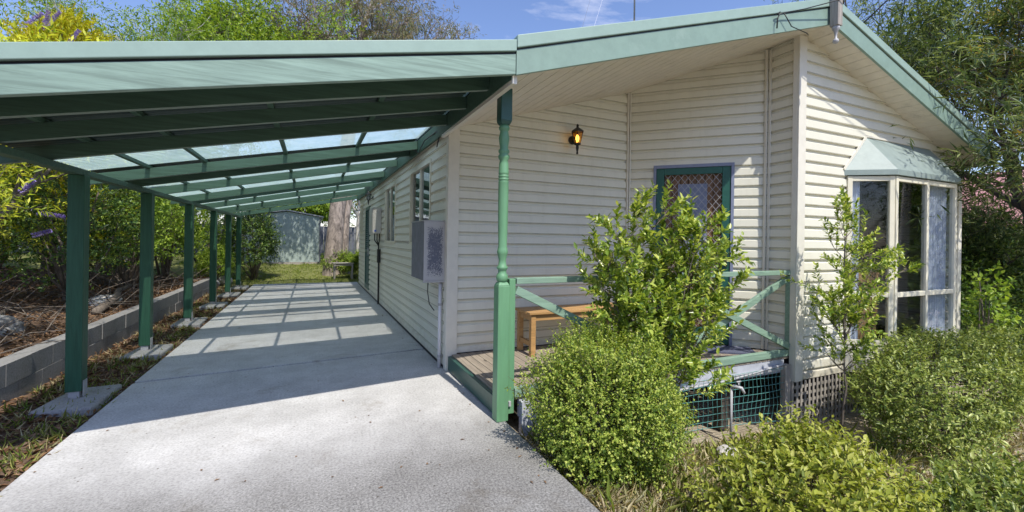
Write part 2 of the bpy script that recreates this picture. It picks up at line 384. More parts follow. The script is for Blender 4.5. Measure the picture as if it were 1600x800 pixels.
class Grow:
    def __init__(s, seed): s.r = random.Random(seed); s.mb = MB(); s.tw = []
    def branch(s, p, d, length, rad, level, bend=.25, upw=.1, kids=(3, 5), ratio=.62, ang=(25, 60)):
        n = 5; pts = [Vector(p)]; d = Vector(d).normalized(); dirs = []
        for i in range(n):
            d = (d + Vector((s.r.uniform(-1, 1), s.r.uniform(-1, 1), s.r.uniform(-1, 1))) * bend + Vector((0, 0, upw))).normalized()
            pts.append(pts[-1] + d * length / n); dirs.append(d.copy())
        s.mb.tube(pts, [rad * (1 - .55 * i / n) for i in range(n + 1)], 9 if rad > .08 else 6 if rad > .02 else 4, False)
        if level == 0:
            for i in range(1, n + 1): s.tw.append((pts[i], dirs[i - 1]))
            return
        m = s.r.randint(*kids)
        for j in range(m):
            t = .35 + .65 * (j + s.r.random() * .6) / m; t = min(t, 1); i = min(int(t * n), n - 1)
            q = pts[i].lerp(pts[i + 1], min(1, t * n - i)); dd = dirs[i]
            a = R(s.r.uniform(*ang)); ax = dd.orthogonal().normalized(); ax.rotate(Matrix.Rotation(s.r.uniform(0, 6.28), 3, dd))
            nd = dd.copy(); nd.rotate(Matrix.Rotation(a, 3, ax))
            s.branch(q, nd, length * ratio * s.r.uniform(.75, 1.2), max(.003, rad * .55 * (1 - .3 * t)), level - 1, bend, upw, kids, ratio, ang)
    def arrays(s): return np.array([p for p, d in s.tw]), np.array([d for p, d in s.tw])
def tree(name, label, cat, base, h0, lean, L0, rad, levels, lm, bm, leafL, leafW, per, seed, slen=.35, upw=.06, bend=.22, kids=(3, 5), ratio=.62, ang=(25, 60), spread=.9, lup=0., copies=1, scatter=0., group=None, first=4):
    t = thing(name, label, cat, base, group); g = Grow(seed)
    b = Vector(base); top = b + Vector(lean).normalized() * h0
    mid = b.lerp(top, .5) + Vector((g.r.uniform(-.08, .08), g.r.uniform(-.08, .08), 0)) * h0 * .4
    g.mb.tube([b - Vector((0, 0, .2)), b + Vector((0, 0, .05)), b.lerp(mid, .5), mid, top], [rad * 1.5, rad * 1.3, rad * 1.02, rad * .9, rad * .75], 12, False)
    for i in range(first):
        a = 6.28 * (i + g.r.random() * .5) / first
        d = Vector(lean).normalized() * .9 + Vector((math.cos(a), math.sin(a), 0)) * g.r.uniform(.5, .9)
        g.branch(top - Vector((0, 0, g.r.uniform(0, .12) * h0)), d, L0 * g.r.uniform(.8, 1.15), rad * .6, levels, bend, upw, kids, ratio, ang)
    g.mb.build('trunk', bm, t, True)
    B, S = g.arrays()
    if copies > 1: B = np.repeat(B, copies, 0) + rng.normal(size=(len(B) * copies, 3)) * scatter; S = np.repeat(S, copies, 0)
    S = unit(S + rng.normal(size=S.shape) * .45)
    P, D, Nn, LL, WW = sprig_leaves(B, S, slen, per, leafL, leafW, spread, lup)
    leaf_mesh('crown', P, D, Nn, LL, WW, lm, t)
    return t

# ------------------------------------------------------------------ ground, driveway
def hnoise(x, y): return .02 * math.sin(x * 3.1 + y * 1.7) * math.sin(y * 2.3 - x) + .012 * math.sin(x * 9 + 1) * math.sin(y * 8)
def H(x, y):
    if x < -2.5: z = .30 + .10 * (-2.5 - x) if y < 14.6 else .30 * max(0, 1 - (y - 14.6) / 2) + .02
    elif x < -1.6: z = -.02
    elif x < 1.5: z = -.10
    else: z = -max(.12, min(.62, .10 + .24 * (x - 1.5))) if y < 16 else -.05
    if x > 9.5: z -= .10 * (x - 9.5) if x < 20 else 1.05
    if x < -12: z = min(z, 1.25)
    if y > 15.8: z = max(z, -.05) * (1 if x < 2 else .5) + .075 * min(y - 15.8, 8)
    return z + hnoise(x, y)
def grid_lines(segs):
    out = []
    for a, b, s in segs:
        n = max(1, round((b - a) / s)); out += [a + (b - a) * i / n for i in range(n)]
    return out + [segs[-1][1]]
xs = grid_lines([(-150, -20, 26), (-20, -6, 2), (-6, -2.56, .25), (-2.56, -2.44, .06), (-2.44, -1.66, .13), (-1.66, -1.6, .06), (-1.6, 1.47, 1.02), (1.47, 1.53, .03), (1.53, 9.5, .2), (9.5, 20, 1.5), (20, 150, 26)])
ys = grid_lines([(-60, -4, 14), (-4, 0, 1), (0, 6, .2), (6, 16, .33), (16, 26, .7), (26, 200, 29)])
mb = MB()
mb.v = [(x, y, H(x, y)) for y in ys for x in xs]; nx = len(xs)
mb.f = [(j * nx + i, j * nx + i + 1, (j + 1) * nx + i + 1, (j + 1) * nx + i) for j in range(len(ys) - 1) for i in range(nx - 1)]
tag(mb.build('ground', M['ground'], smooth=True), kind='structure')
mb = MB()   # two concrete pours with an open joint between them
for (a, b_, c, d) in ((-3.5, -3.5, 5.60, 5.92), (5.655, 5.975, 15.8, 15.75)):
    p = [(-1.62, a), (1.48, b_), (1.48, d), (-1.62, c)]
    if c > 10: p = [(-1.62, a), (1.415, b_), (1.415, d), (-1.62, c)]
    elif True: p = [(-1.62, a), (1.48, b_), (1.48, 4.86), (1.415, 4.9), (1.415, d), (-1.62, c)]
    n = len(mb.v); k = len(p)
    mb.v += [(x, y, -.13) for x, y in p] + [(x, y, 0) for x, y in p]
    mb.f.append(tuple(n + k + i for i in range(k)))
    for i in range(k): j = (i + 1) % k; mb.f.append((n + i, n + j, n + k + j, n + k + i))
tag(mb.build('driveway', M['concrete'], bevel=.006), kind='structure')

# ------------------------------------------------------------------ siding
def clip(poly, a, b, c):                       # keep a*s + b*z <= c
    out = []
    for i in range(len(poly)):
        p, q = poly[i], poly[(i + 1) % len(poly)]
        dp, dq = a * p[0] + b * p[1] - c, a * q[0] + b * q[1] - c
        if dp <= 0: out.append(p)
        if dp * dq < 0:
            t = dp / (dp - dq); out.append((p[0] + (q[0] - p[0]) * t, p[1] + (q[1] - p[1]) * t))
    return out
PITCH, LAP = .13, .025
def siding(mb, A, B, z0, z1, cuts=(), holes=(), s0=0, s1=None):
    """lapped boards from A to B (outside lies to the right of A->B), an open groove under every lap"""
    A = Vector((A[0], A[1])); B = Vector((B[0], B[1])); d = B - A; Ln = d.length; d /= Ln; nrm = Vector((d.y, -d.x))
    s1 = Ln if s1 is None else s1
    def P(s, z, out): q = A + d * s + nrm * out; return (q.x, q.y, z)
    mb.mat2 = M['lap_edging']
    def strip(lo, hi, fout, edging=False):
        lo, hi = max(lo, z0), min(hi, z1)
        if hi - lo < 1e-5: return
        lv = sorted({lo, hi} | {v for h in holes for v in (h[2], h[3]) if lo < v < hi})
        for u, v in zip(lv[:-1], lv[1:]):
            zm = (u + v) / 2; iv = [(s0, s1)]
            for h in holes:
                if h[2] <= zm <= h[3]:
                    nv = []
                    for a, b in iv:
                        if h[0] > a: nv.append((a, min(b, h[0])))
                        if h[1] < b: nv.append((max(a, h[1]), b))
                    iv = [t for t in nv if t[1] - t[0] > 1e-4]
            for a, b in iv:
                pl = [(a, u), (b, u), (b, v), (a, v)]
                for c in cuts: pl = clip(pl, *c) if pl else pl
                if len(pl) > 2:
                    if edging: mb.second.append(len(mb.f))
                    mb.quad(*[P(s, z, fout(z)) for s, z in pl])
                    for (ze, o0, o1) in (((lo, -.004, fout(lo)),) if edging else ()):
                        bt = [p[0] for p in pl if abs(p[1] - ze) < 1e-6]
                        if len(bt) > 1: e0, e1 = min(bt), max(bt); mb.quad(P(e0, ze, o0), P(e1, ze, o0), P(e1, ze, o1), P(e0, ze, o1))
    k = math.floor((z0 - .15) / PITCH); za = .15 + k * PITCH
    while za < z1:
        q = PITCH                                   # flat lower face, cove, recessed neck under the next lap
        face = lambda z: LAP * (1 - .18 * (z - za) / (q * .68))
        strip(za, za + .009, face, True); strip(za + .009, za + q * .68, face)
        strip(za + q * .68, za + q * .80, lambda z: LAP * .82 * (1 - (z - za - q * .68) / (q * .12)))
        strip(za + q * .80, za + q, lambda z: 0)
        za += PITCH

XL, XR, YB = 1.43, 9.0, 15.1
RX, RZ, SL = 5.2, 3.95, .315
def zs(x): return RZ - SL * abs(x - RX)
YF = 2.95
A_, B_ = (3.97, 4.89), (5.17, 3.67)
house = thing('house', 'single-storey cream weatherboard house with faded green gable fascia and bay window', 'house', (RX, 9, 0))
eave_z = zs(XL)
# holes: (s0, s1, z0, z1)
W1, W2, W3, D2 = (5.70, 6.93, 1.45, 2.50), (8.35, 9.5, 1.45, 2.50), (14.0, 14.7, 1.7, 2.5), (12.3, 13.25, .10, 2.35)
side_holes = [(YB - w[1], YB - w[0], w[2], w[3]) for w in (W1, W2, W3, D2)]
mb = MB(); siding(mb, (XL, YB), (XL, 4.89), .04, 2.76, holes=side_holes); mb.build('side_wall', M['siding'], house)
mb = MB()
def cut_x(x0, sgn=1):    # roof line cuts for a wall running in +x from x0
    return [(-SL, 1, RZ - SL * (RX - x0)), (SL, 1, RZ + SL * (RX - x0))]
siding(mb, (XL, 4.89), A_, .19, 4.2, cuts=cut_x(XL)); mb.build('porch_wall', M['siding'], house)
Ld = math.hypot(B_[0] - A_[0], B_[1] - A_[1]); dx = (B_[0] - A_[0]) / Ld; dyw = (B_[1] - A_[1]) / Ld
DW = (.35, 1.33, .18, 2.53)
mb = MB(); siding(mb, A_, B_, .19, 4.2, cuts=[(-SL * dx, 1, RZ - SL * (RX - A_[0]))], holes=[DW]); mb.build('door_wall', M['siding'], house)
mb = MB(); siding(mb, B_, (5.17, 3.3), .19, 4.0, cuts=[(0, 1, zs(5.17))]); mb.build('return_wall', M['siding'], house)
BAY = (6.10, 8.48, .20, 2.46)
mb = MB(); siding(mb, (5.17, 3.3), (XR, 3.3), -.09, 4.2, cuts=cut_x(5.17), holes=[(BAY[0] - 5.17, BAY[1] - 5.17, BAY[2], BAY[3] - .02)]); mb.build('gable_wall', M['siding'], house)
mb = MB(); siding(mb, (XR, 3.3), (XR, YB), -.09, 2.74); siding(mb, (XR, YB), (XL, YB), -.09, 4.2, cuts=[(-SL, 1, RZ - SL * (XR - RX)), (SL, 1, RZ + SL * (XR - RX))]); mb.build('rear_wall', M['siding'], house)
# corner trims
mb = MB(); mb.box(5.115, 5.25, 3.262, 3.2785, -.10, 3.93); mb.box(5.115, 5.15, 3.279, 3.34, -.10, 3.925); mb.build('corner_trim', M['trim'], house, bevel=.004)
mb = MB(); mb.box(1.402, 1.535, 4.850, 4.872, .0, 2.77); mb.box(1.402, 1.426, 4.874, 4.95, .0, 2.755); mb.build('corner_trim', M['trim'], house, bevel=.004)
mb = MB(); mb.box(8.93, 9.03, 3.262, 3.282, -.09, 2.74); mb.build('corner_trim', M['trim'], house, bevel=.004)
mb = MB()
for o in (0, .028): mb.box(3.935 + o, 3.952 + o, 4.845 - o * .4, 4.872 - o * .4, .19, 3.55)
mb.build('corner_trim', M['trim'], house)
mb = MB()
for o in (0, .03): mb.box(5.10 + o, 5.117 + o, 3.655 - o, 3.68 - o, .19, 3.90)
mb.build('corner_trim', M['trim'], house)
mb = MB(); mb.box(1.418, 1.45, 4.9, YB, -.05, .045); mb.build('base_strip', M['black'], house)
# soffits: boards running front to back under the rake
def soffit(mb, xa, xb, y0, y1, pitch=.15):
    n = int(abs(xb - xa) / pitch); 
    for i in range(n + 1):
        a = xa + (xb - xa) * i / (n + 1); b = xa + (xb - xa) * (i + 1) / (n + 1); g = .007
        for (p, q, up_) in ((a + g / 2, b - g / 2, 0), (b - g / 2, b + g / 2, .012)):
            q = min(q, xb)
            mb.obox((p, y0, zs(p) + up_), (q - p, 0, zs(q) - zs(p)), (0, y1 - y0, 0), (0, 0, .012))
mb = MB(); soffit(mb, 1.37, RX, YF + .03, 5.0); mb.build('soffit', M['soffit'], house)
mb = MB(); soffit(mb, RX, 9.08, YF + .03, 3.4); mb.build('soffit', M['soffit'], house)
mb = MB(); mb.box(1.345, 1.385, YF + .04, 4.95, zs(1.37) - .075, zs(1.37) - .003); mb.bar((1.41, 4.97, 2.745), (1.41, YB, 2.745), .03, .035); mb.build('eave_trim', M['trim'], house)
# gable fascia and capping, two rakes
for (xa, xb) in ((1.36, RX), (RX, 9.10)):
    mb = MB(); f = lambda x: zs(x) - .02
    mb.obox((xa, YF, f(xa)), (xb - xa, 0, f(xb) - f(xa)), (0, .028, 0), (0, 0, .185)); mb.build('fascia', M['fascia'], house, bevel=.003)
    mb = MB(); mb.obox((xa, YF - .016, f(xa) + .197), (xb - xa, 0, f(xb) - f(xa)), (0, .16, 0), (0, 0, .095)); mb.build('fascia_capping', M['cap'], house, bevel=.006)
    mb = MB(); mb.obox((xa, YF + .006, f(xa) + .17), (xb - xa, 0, f(xb) - f(xa)), (0, .02, 0), (0, 0, .03)); mb.build('fascia_joint', M['black'], house)
    mb = MB(); mb.obox((xa, YF + .03, zs(xa) + .17), (xb - xa, 0, zs(xb) - zs(xa)), (0, YB + .2 - YF, 0), (0, 0, .06)); mb.build('roof', M['steel_roof'], house)
mb = MB(); mb.box(9.10, 9.20, YF - .01, YB + .2, zs(9.1) + .02, zs(9.1) + .25); mb.build('gutter', M['fascia'], house, bevel=.01)
mb = MB(); mb.box(9.0, 9.1, YF + .03, YB, zs(9.1) - .02, zs(9.1) - .005); mb.build('eave_lining', M['soffit'], house)
# floor and interior
mb = MB(); mb.box(1.46, 8.97, 4.92, YB - .03, -.08, .12); mb.box(5.22, 8.97, 3.34, 4.92, -.08, .12); mb.build('floor', M['dark_void'], house)
mb = MB(); mb.box(5.25, 8.95, 6.5, 6.55, .12, 3.6); mb.box(1.46, 8.95, 3.36, 3.365, 2.75, 2.76) if False else None
mb.box(1.9, 1.95, 4.95, 15, .12, 2.75); mb.build('interior_wall', M['room'], house)
# side windows
def side_window(w, panes=2, label=None):
    y0, y1, z0, z1 = w; f = MB(); t = .045
    f.box(XL - .035, XL + .03, y0 - t, y0, z0 - t, z1 + t); f.box(XL - .035, XL + .03, y1, y1 + t, z0 - t, z1 + t)
    f.box(XL - .035, XL + .03, y0 + .001, y1 - .001, z1, z1 + t); f.box(XL - .045, XL + .03, y0 + .001, y1 - .001, z0 - t, z0)
    ym = (y0 + y1) / 2
    f.box(XL - .02, XL + .025, ym - .03, ym + .03, z0 + .001, z1 - .001)
    for a in (y0 + .001, y1 - .026, ): f.box(XL - .012, XL + .02, a, a + .025, z0 + .001, z1 - .001)
    o = f.build('window', M['winframe'], house)
    g = MB(); g.box(XL + .002, XL + .006, y0 + .026, ym - .031, z0 + .002, z1 - .002); g.box(XL + .008, XL + .012, ym + .031, y1 - .027, z0 + .002, z1 - .002)
    g.build('pane', M['glass'], o)
    c = MB(); c.box(XL + .3, XL + .31, y0 - .2, y1 + .2, z0 - .2, z1 + .2); c.build('dark_backing', M['dark_void'], o)  # dark sheet added behind the glass, stands in for the unlit room
for w in (W1, W2, W3): side_window(w)
# side door with louvred screen
d = MB(); y0, y1, z0, z1 = D2
for a in (y0, y1 - .07): d.box(XL - .03, XL + .02, a, a + .07, z0, z1)
d.box(XL - .03, XL + .02, y0 + .071, y1 - .071, z1 - .08, z1); d.box(XL - .03, XL + .02, y0 + .071, y1 - .071, z0, z0 + .12); d.box(XL - .03, XL + .02, y0 + .071, y1 - .071, 1.1, 1.18)
dz = z0 + .13
while dz < z1 - .1:
    d.obox((XL - .02, y0 + .071, dz), (.03, 0, .03), (0, y1 - y0 - .142, 0), (0, 0, .012)); dz += .055
d.box(XL + .021, XL + .03, y0, y1, z0, z1)
do = d.build('side_door', M['door_green'], house)
h = MB(); h.box(XL - .06, XL - .031, y0 + .02, y0 + .05, 1.05, 1.22); h.build('handle', M['steel'], do)

# entrance door in the angled wall
dv = Vector((dx, dyw, 0)); nv = Vector((dyw, -dx, 0)); A3 = Vector((A_[0], A_[1], 0))
def dbox(mb, s0, s1, o0, o1, z0, z1):
    mb.obox(A3 + dv * s0 + nv * o0 + Vector((0, 0, z0)), dv * (s1 - s0), nv * (o1 - o0), Vector((0, 0, z1 - z0)))
s0, s1, z0, z1 = DW
mb = MB(); dbox(mb, s0, s0 + .035, -.05, .035, z0, z1); dbox(mb, s1 - .035, s1, -.05, .035, z0, z1); dbox(mb, s0 + .036, s1 - .036, -.05, .035, z1 - .04, z1)
door = mb.build('entrance_door', M['blue_grey'], house)
mb = MB(); a, b = s0 + .037, s1 - .037
dbox(mb, a, a + .10, -.012, .022, z0 + .02, z1 - .042); dbox(mb, b - .10, b, -.012, .022, z0 + .02, z1 - .042)
dbox(mb, a + .101, b - .101, -.012, .022, z1 - .13, z1 - .042); dbox(mb, a + .101, b - .101, -.012, .022, z0 + .02, z0 + .22)
mb.build('screen_frame', M['door_green'], door, bevel=.004)
mb = MB(); p = .075; ga, gb, gz0, gz1 = a + .101, b - .101, z0 + .22, z1 - .13
def clipseg(sx, sz, ex, ez):
    t0, t1 = 0., 1.
    for (p0, dd, lo, hi) in ((sx, ex - sx, ga, gb), (sz, ez - sz, gz0, gz1)):
        if abs(dd) < 1e-9: continue
        u, v = (lo - p0) / dd, (hi - p0) / dd
        t0 = max(t0, min(u, v)); t1 = min(t1, max(u, v))
    return (t0, t1) if t1 - t0 > .01 else None
for sg in (1, -1):
    c = -4.
    while c < 6:
        sx, sz, ex, ez = ga - .5, c, gb + .5, c + sg * 1.25 * (gb - ga + 1)
        r = clipseg(sx, sz, ex, ez)
        if r:
            q = [A3 + dv * (sx + (ex - sx) * t) + nv * (.004 + sg * .003) + Vector((0, 0, sz + (ez - sz) * t)) for t in r]
            mb.bar(q[0], q[1], .0045, .006, nv)
        c += .105
mb.build('diamond_grille', M['steel'], door)
mb = MB(); nb = 9
for i in range(nb):
    u = s0 + .037 + (s1 - s0 - .074) * i / nb; dbox(mb, u + .004, u + (s1 - s0 - .074) / nb - .004, -.10, -.065, z0, z1 - .042)
dbox(mb, s0, s1, -.11, -.098, z0, z1); mb.build('timber_leaf', M['door_wood'], door, bevel=.004)
mb = MB(); dbox(mb, .66, 1.02, -.064, -.05, 1.05, 2.28); dbox(mb, .72, .96, -.049, -.045, 1.15, 2.18)
for z in (1.45, 2.02):
    dbox(mb, .78, .81, -.044, -.03, z, z + .03); dbox(mb, .87, .90, -.044, -.03, z, z + .03)
mb.build('glazed_panel', M['blue_grey'], door)
mb = MB(); dbox(mb, b - .07, b - .03, .023, .05, 1.2, 1.38); mb.build('handle', M['black'], door)

# bay window
bay = MB(); FY = 2.99
BP = [(6.10, 3.285), (6.53, FY), (8.05, FY), (8.48, 3.285)]       # plan
zb, zt, ztr = .26, 2.36, .86
def seg_frame(mb, P, Q, bars, zlist, th=.06, wd=.055, off=0.):
    P = Vector((*P, 0)); Q = Vector((*Q, 0)); d = (Q - P); L = d.length; d /= L; n = Vector((d.y, -d.x, 0))
    for s in bars: mb.obox(P + d * (s * (L - wd)) - n * th / 2 + Vector((0, 0, zb)), d * wd, n * th, Vector((0, 0, zt - zb)))
    for z, hgt in zlist: mb.obox(P - n * (th / 2 - .004) + d * .003 + Vector((0, 0, z)), d * (L - .006), n * (th - .008), Vector((0, 0, hgt)))
for i, br in enumerate(([0, 1], [0, .5, 1], [0, 1])):
    seg_frame(bay, BP[i], BP[i + 1], br, [(zb + .001, .06), (ztr, .06), (zt - .062, .06)])
bo = bay.build('bay_window', M['winframe'], house, bevel=.004)
for i in range(3):
    P = Vector((*BP[i], 0)); Q = Vector((*BP[i + 1], 0)); d = (Q - P); L = d.length; d /= L
    g = MB()
    for (u, v) in (((.06, L / 2 - .03), (L / 2 + .03, L - .06)) if i == 1 else ((.06, L - .06),)):
        for (za, zc) in ((zb + .062, ztr - .002), (ztr + .062, zt - .064)):
            n = Vector((d.y, -d.x, 0)); g.obox(P + d * u + Vector((0, 0, za)), d * (v - u), n * .005, Vector((0, 0, zc - za)))
    g.build('pane', M['glass'], bo)
def hang(mb, P, Q, z0, z1, amp=.025, waves=9):
    P = Vector((*P, 0)); Q = Vector((*Q, 0)); d = Q - P; n = Vector((d.y, -d.x, 0)).normalized(); k = waves * 6
    pts = [P + d * i / k + n * amp * math.sin(i / k * waves * 6.28) for i in range(k + 1)]
    for a, b in zip(pts[:-1], pts[1:]): mb.quad((a.x, a.y, z0), (b.x, b.y, z0), (b.x, b.y, z1), (a.x, a.y, z1))
c = MB(); hang(c, (6.15, 3.325), (6.29, 3.235), .3, 2.36, .012, 3); c.build('curtain', M['curtain'], bo)
c = MB(); hang(c, (7.52, 3.06), (8.02, 3.06), .3, 2.36, .018, 8); hang(c, (8.08, 3.09), (8.42, 3.34), .3, 2.36, .015, 4); c.build('curtain', M['curtain'], bo)
c = MB(); c.box(6.55, 7.35, 3.55, 3.6, .15, 1.10); c.box(6.55, 7.35, 3.52, 3.549, .98, 1.12); c.box(6.56, 7.34, 3.53, 3.549, .55, .60); c.build('timber_bedhead', M['oak'], bo)
# bay base, sill and hipped metal hood
def prism(mb, poly, z0, z1):
    n = len(mb.v); k = len(poly); mb.v += [(x, y, z0) for x, y in poly] + [(x, y, z1) for x, y in poly]
    mb.f.append(tuple(n + i for i in reversed(range(k)))); mb.f.append(tuple(n + k + i for i in range(k)))
    for i in range(k): j = (i + 1) % k; mb.f.append((n + i, n + j, n + k + j, n + k + i))
mb = MB(); prism(mb, [(6.08, 3.278), (6.52, FY - .012), (8.06, FY - .012), (8.5, 3.278)], -.08, .255); mb.build('base', M['trim'], bo)
mb = MB(); e = [(6.03, 3.279), (6.50, FY - .055), (8.08, FY - .055), (8.55, 3.279)]; t = [(6.50, 3.279, 2.89), (8.08, 3.279, 2.89)]
zl = 2.37; zh = 2.435
E0 = [(x, y, zh) for x, y in e]
mb.quad(E0[0], E0[1], t[0]); mb.quad(E0[1], E0[2], t[1], t[0]); mb.quad(E0[2], E0[3], t[1])
for i in range(3): mb.quad((*e[i], zl), (*e[i + 1], zl), E0[i + 1], E0[i])
mb.quad(*[(x, y, zl) for x, y in reversed(e)]); mb.build('hood', M['hood'], bo)
mb = MB(); mb.bar((6.02, 3.272, 2.44), (6.49, 3.272, 2.90), .012, .03); mb.bar((6.49, 3.27, 2.905), (8.09, 3.27, 2.905), .014, .025); mb.bar((8.56, 3.272, 2.44), (8.09, 3.272, 2.90), .012, .03); mb.build('flashing', M['trim'], bo)
# lattice skirt under the gable wall
mb = MB(); x = 5.16
while x < 8.95: mb.box(x, x + .032, 3.272, 3.28, -.72, -.10); x += .075
z = -.70
while z < -.12: mb.box(5.14, 8.95, 3.282, 3.29, z, z + .035); z += .085
mb.build('lattice_skirt', M['grey_timber'], house)
mb = MB(); mb.box(5.0, 5.09, 3.30, 3.36, -.70, .10); mb.build('stump', M['grey_timber'], house)
mb = MB(); mb.box(5.10, 5.135, 3.29, 3.33, -.70, -.1); mb.build('stump', M['grey_timber'], house)
# apex riser and service bracket
mast = thing('gable_bracket_post', 'grey timber bracket post at the gable apex with an insulator hanging below', 'bracket', (5.13, 2.89, 3.85))
mb = MB(); mb.box(5.09, 5.17, 2.845, 2.932, 3.86, 4.95); mb.build('post', M['grey_timber'], mast, bevel=.005)
mb = MB(); mb.lathe(5.13, 2.889, [(.038, 3.858), (.036, 3.83), (.02, 3.81), (.012, 3.77), (.012, 3.73), (.026, 3.72), (.03, 3.70), (.02, 3.68), (.0, 3.672)], 14); mb.build('insulator', M['steel'], mast, True)
cab = MB(); cab.tube([(4.215, 2.92, 3.74), (4.23, 2.91, 3.80), (4.30, 2.91, 3.83), (4.6, 2.89, 3.93), (5.1, 2.84, 4.12), (8.5, .0, 7.2)], .006, 5); cab.tube([(4.30, 2.91, 3.83), (4.42, 2.91, 3.72), (4.75, 2.96, 3.74), (5.0, 3.1, 3.83)], .005, 5)
cab.tube([(4.212, 2.92, 3.66), (4.212, 2.915, 3.76), (4.235, 2.915, 3.79), (4.20, 2.915, 3.80), (4.25, 2.915, 3.83)], .007, 5)
tag(cab.build('service_cable', M['black'], None, True), 'thin black service cable hooked to the green gable fascia near the apex', 'cable')
ant = thing('antenna_mast', 'thin grey antenna mast rising behind the sloping roof edge', 'antenna', (5.8, 7.0, 4.0))
mb = MB(); mb.tube([(5.8, 7, 3.95), (5.8, 7, 5.9)], .026, 8); mb.build('pole', M['steel'], ant, True)
mb = MB(); mb.tube([(5.8, 7, 5.85), (5.8, 7, 8.2)], .017, 8); mb.bar((5.3, 7, 8.1), (6.3, 7, 8.1), .02, .02); mb.build('upper_pole', M['steel'], ant, True)
WP = ((5.84, 9.00, 6.51), (8.13, 12.00, 9.34), (6.17, 9.00, 6.58), (8.61, 12.00, 9.45))
for p, q, lb in ((WP[0], WP[1], 'left of two thin overhead wires against the blue sky'), (WP[2], WP[3], 'right of two thin overhead wires against the blue sky, nearer the antenna')):
    mb = MB(); P, Q = Vector(p), Vector(q); mb.tube([P.lerp(Q, t) for t in (-.5, 0, .5, 1, 3)], .0035, 5); tag(mb.build('overhead_wire', M['pvc' if p is WP[2] else 'fence']), lb, 'wire', 'overhead wires')

# ------------------------------------------------------------------ porch
porch = thing('porch_deck', 'weathered timber porch deck with a green edge board', 'deck', (3, 4, 0))
mb = MB(); x = 1.475
def deck_back(x): return 4.868 if x < 3.93 else min(4.868, 4.85 - (x - 3.95) * (1.22 / 1.2))
while x < 5.08:
    w = .088; mb.hexa([(x, 3.355, .155), (x + w, 3.355, .155), (x + w, deck_back(x + w), .155), (x, deck_back(x), .155), (x, 3.355, .18), (x + w, 3.355, .18), (x + w, deck_back(x + w), .18), (x, deck_back(x), .18)]); x += .094
mb.build('decking', M['deck'], porch, bevel=.003)
mb = MB(); mb.box(1.43, 1.47, 3.34, 4.848, .012, .165); mb.build('edge_board', M['porch_dark'], porch, bevel=.003)
mb = MB(); mb.box(1.62, 5.06, 3.362, 3.40, .0, .153); mb.build('rim_board', M['grey_paint'], porch, bevel=.003)
for x in (1.75, 3.0, 4.2):
    mb = MB(); mb.box(x, x + .12, 3.50, 3.62, -.6, .152); mb.build('stump', M['bark_dark'], porch)
mb = MB(); mb.box(1.62, 1.95, 3.30, 3.36, -.22, .14); mb.build('end_block', M['grey_paint'], porch)
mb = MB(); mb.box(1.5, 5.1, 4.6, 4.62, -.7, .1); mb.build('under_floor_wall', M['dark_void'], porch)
mb = MB(); mb.bar((3.9, 3.345, .035), (5.0, 3.345, .06), .03, .035); mb.tube([(3.2, 3.34, .0), (4.1, 3.335, .02), (5.0, 3.335, .10)], .014, 6); mb.build('conduit', M['steel'], porch)
# railing
rail = thing('porch_railing', 'faded green timber porch railing with crossed braces', 'railing', (3.3, 3.37, .2))
def rbar(mb, a, b, w=.045, t=.06): mb.bar((a[0], 3.37 + (a[2] if len(a) > 2 else 0), a[1]), (b[0], 3.37 + (b[2] if len(b) > 2 else 0), b[1]), w, t)
mb = MB(); rbar(mb, (1.57, 1.155), (5.2, 1.165), .07, .05); mb.build('top_rail', M['rail'], rail, bevel=.004)
mb = MB(); rbar(mb, (1.57, .215), (5.2, .225), .06, .075); mb.build('bottom_rail', M['rail'], rail, bevel=.004)
for (x0, x1) in ((1.505, 1.56), (3.22, 3.28), (5.12, 5.19)):
    mb = MB(); mb.box(x0, x1, 3.335, 3.40, .05 if x0 < 2 else .26, 1.175 if x0 < 2 else 1.128); mb.build('post', M['porch_green'] if x0 < 2 else M['rail'], rail, bevel=.004)
for (a, b, o) in (((1.57, 1.08), (3.21, .30), -.02), ((3.29, 1.08), (5.11, .30), -.024), ((3.29, .30), (5.11, 1.08), .024)):
    mb = MB(); rbar(mb, (*a, o), (*b, o), .04, .07); mb.build('brace', M['rail'], rail, bevel=.004)
# turned post
tp = thing('turned_porch_post', 'turned green porch post standing at the driveway corner of the deck', 'post', (1.452, 3.37, 0))
mb = MB(); w = .052; cx, cy = 1.45, 3.37
mb.box(cx - w, cx + w, cy - w, cy + w, .0, 1.12)
n = len(mb.v); mb.hexa([(cx - w, cy - w, 1.12), (cx + w, cy - w, 1.12), (cx + w, cy + w, 1.12), (cx - w, cy + w, 1.12)] + [(cx - .036, cy - .036, 1.15), (cx + .036, cy - .036, 1.15), (cx + .036, cy + .036, 1.15), (cx - .036, cy + .036, 1.15)])
mb.build('lower_block', M['porch_green'], tp, bevel=.006)
pr = [(.036, 1.15), (.046, 1.16), (.05, 1.185), (.046, 1.21), (.034, 1.225), (.036, 1.25), (.046, 1.262), (.046, 1.275), (.034, 1.29), (.030, 1.33), (.042, 1.38), (.047, 1.40), (.042, 1.42), (.036, 1.45), (.040, 1.60), (.043, 1.85), (.043, 1.98)]
for z in (1.985, 2.01, 2.035): pr += [(.044, z), (.037, z + .006), (.044, z + .012)]
pr += [(.042, 2.06), (.040, 2.13), (.034, 2.16), (.046, 2.18), (.048, 2.20), (.036, 2.215), (.046, 2.23), (.046, 2.245), (.034, 2.26), (.040, 2.31), (.045, 2.345), (.038, 2.385), (.034, 2.405), (.044, 2.42), (.046, 2.435), (.036, 2.455)]
mb = MB(); mb.lathe(cx, cy, pr, 24); mb.build('turned_shaft', M['porch_green'], tp, True)
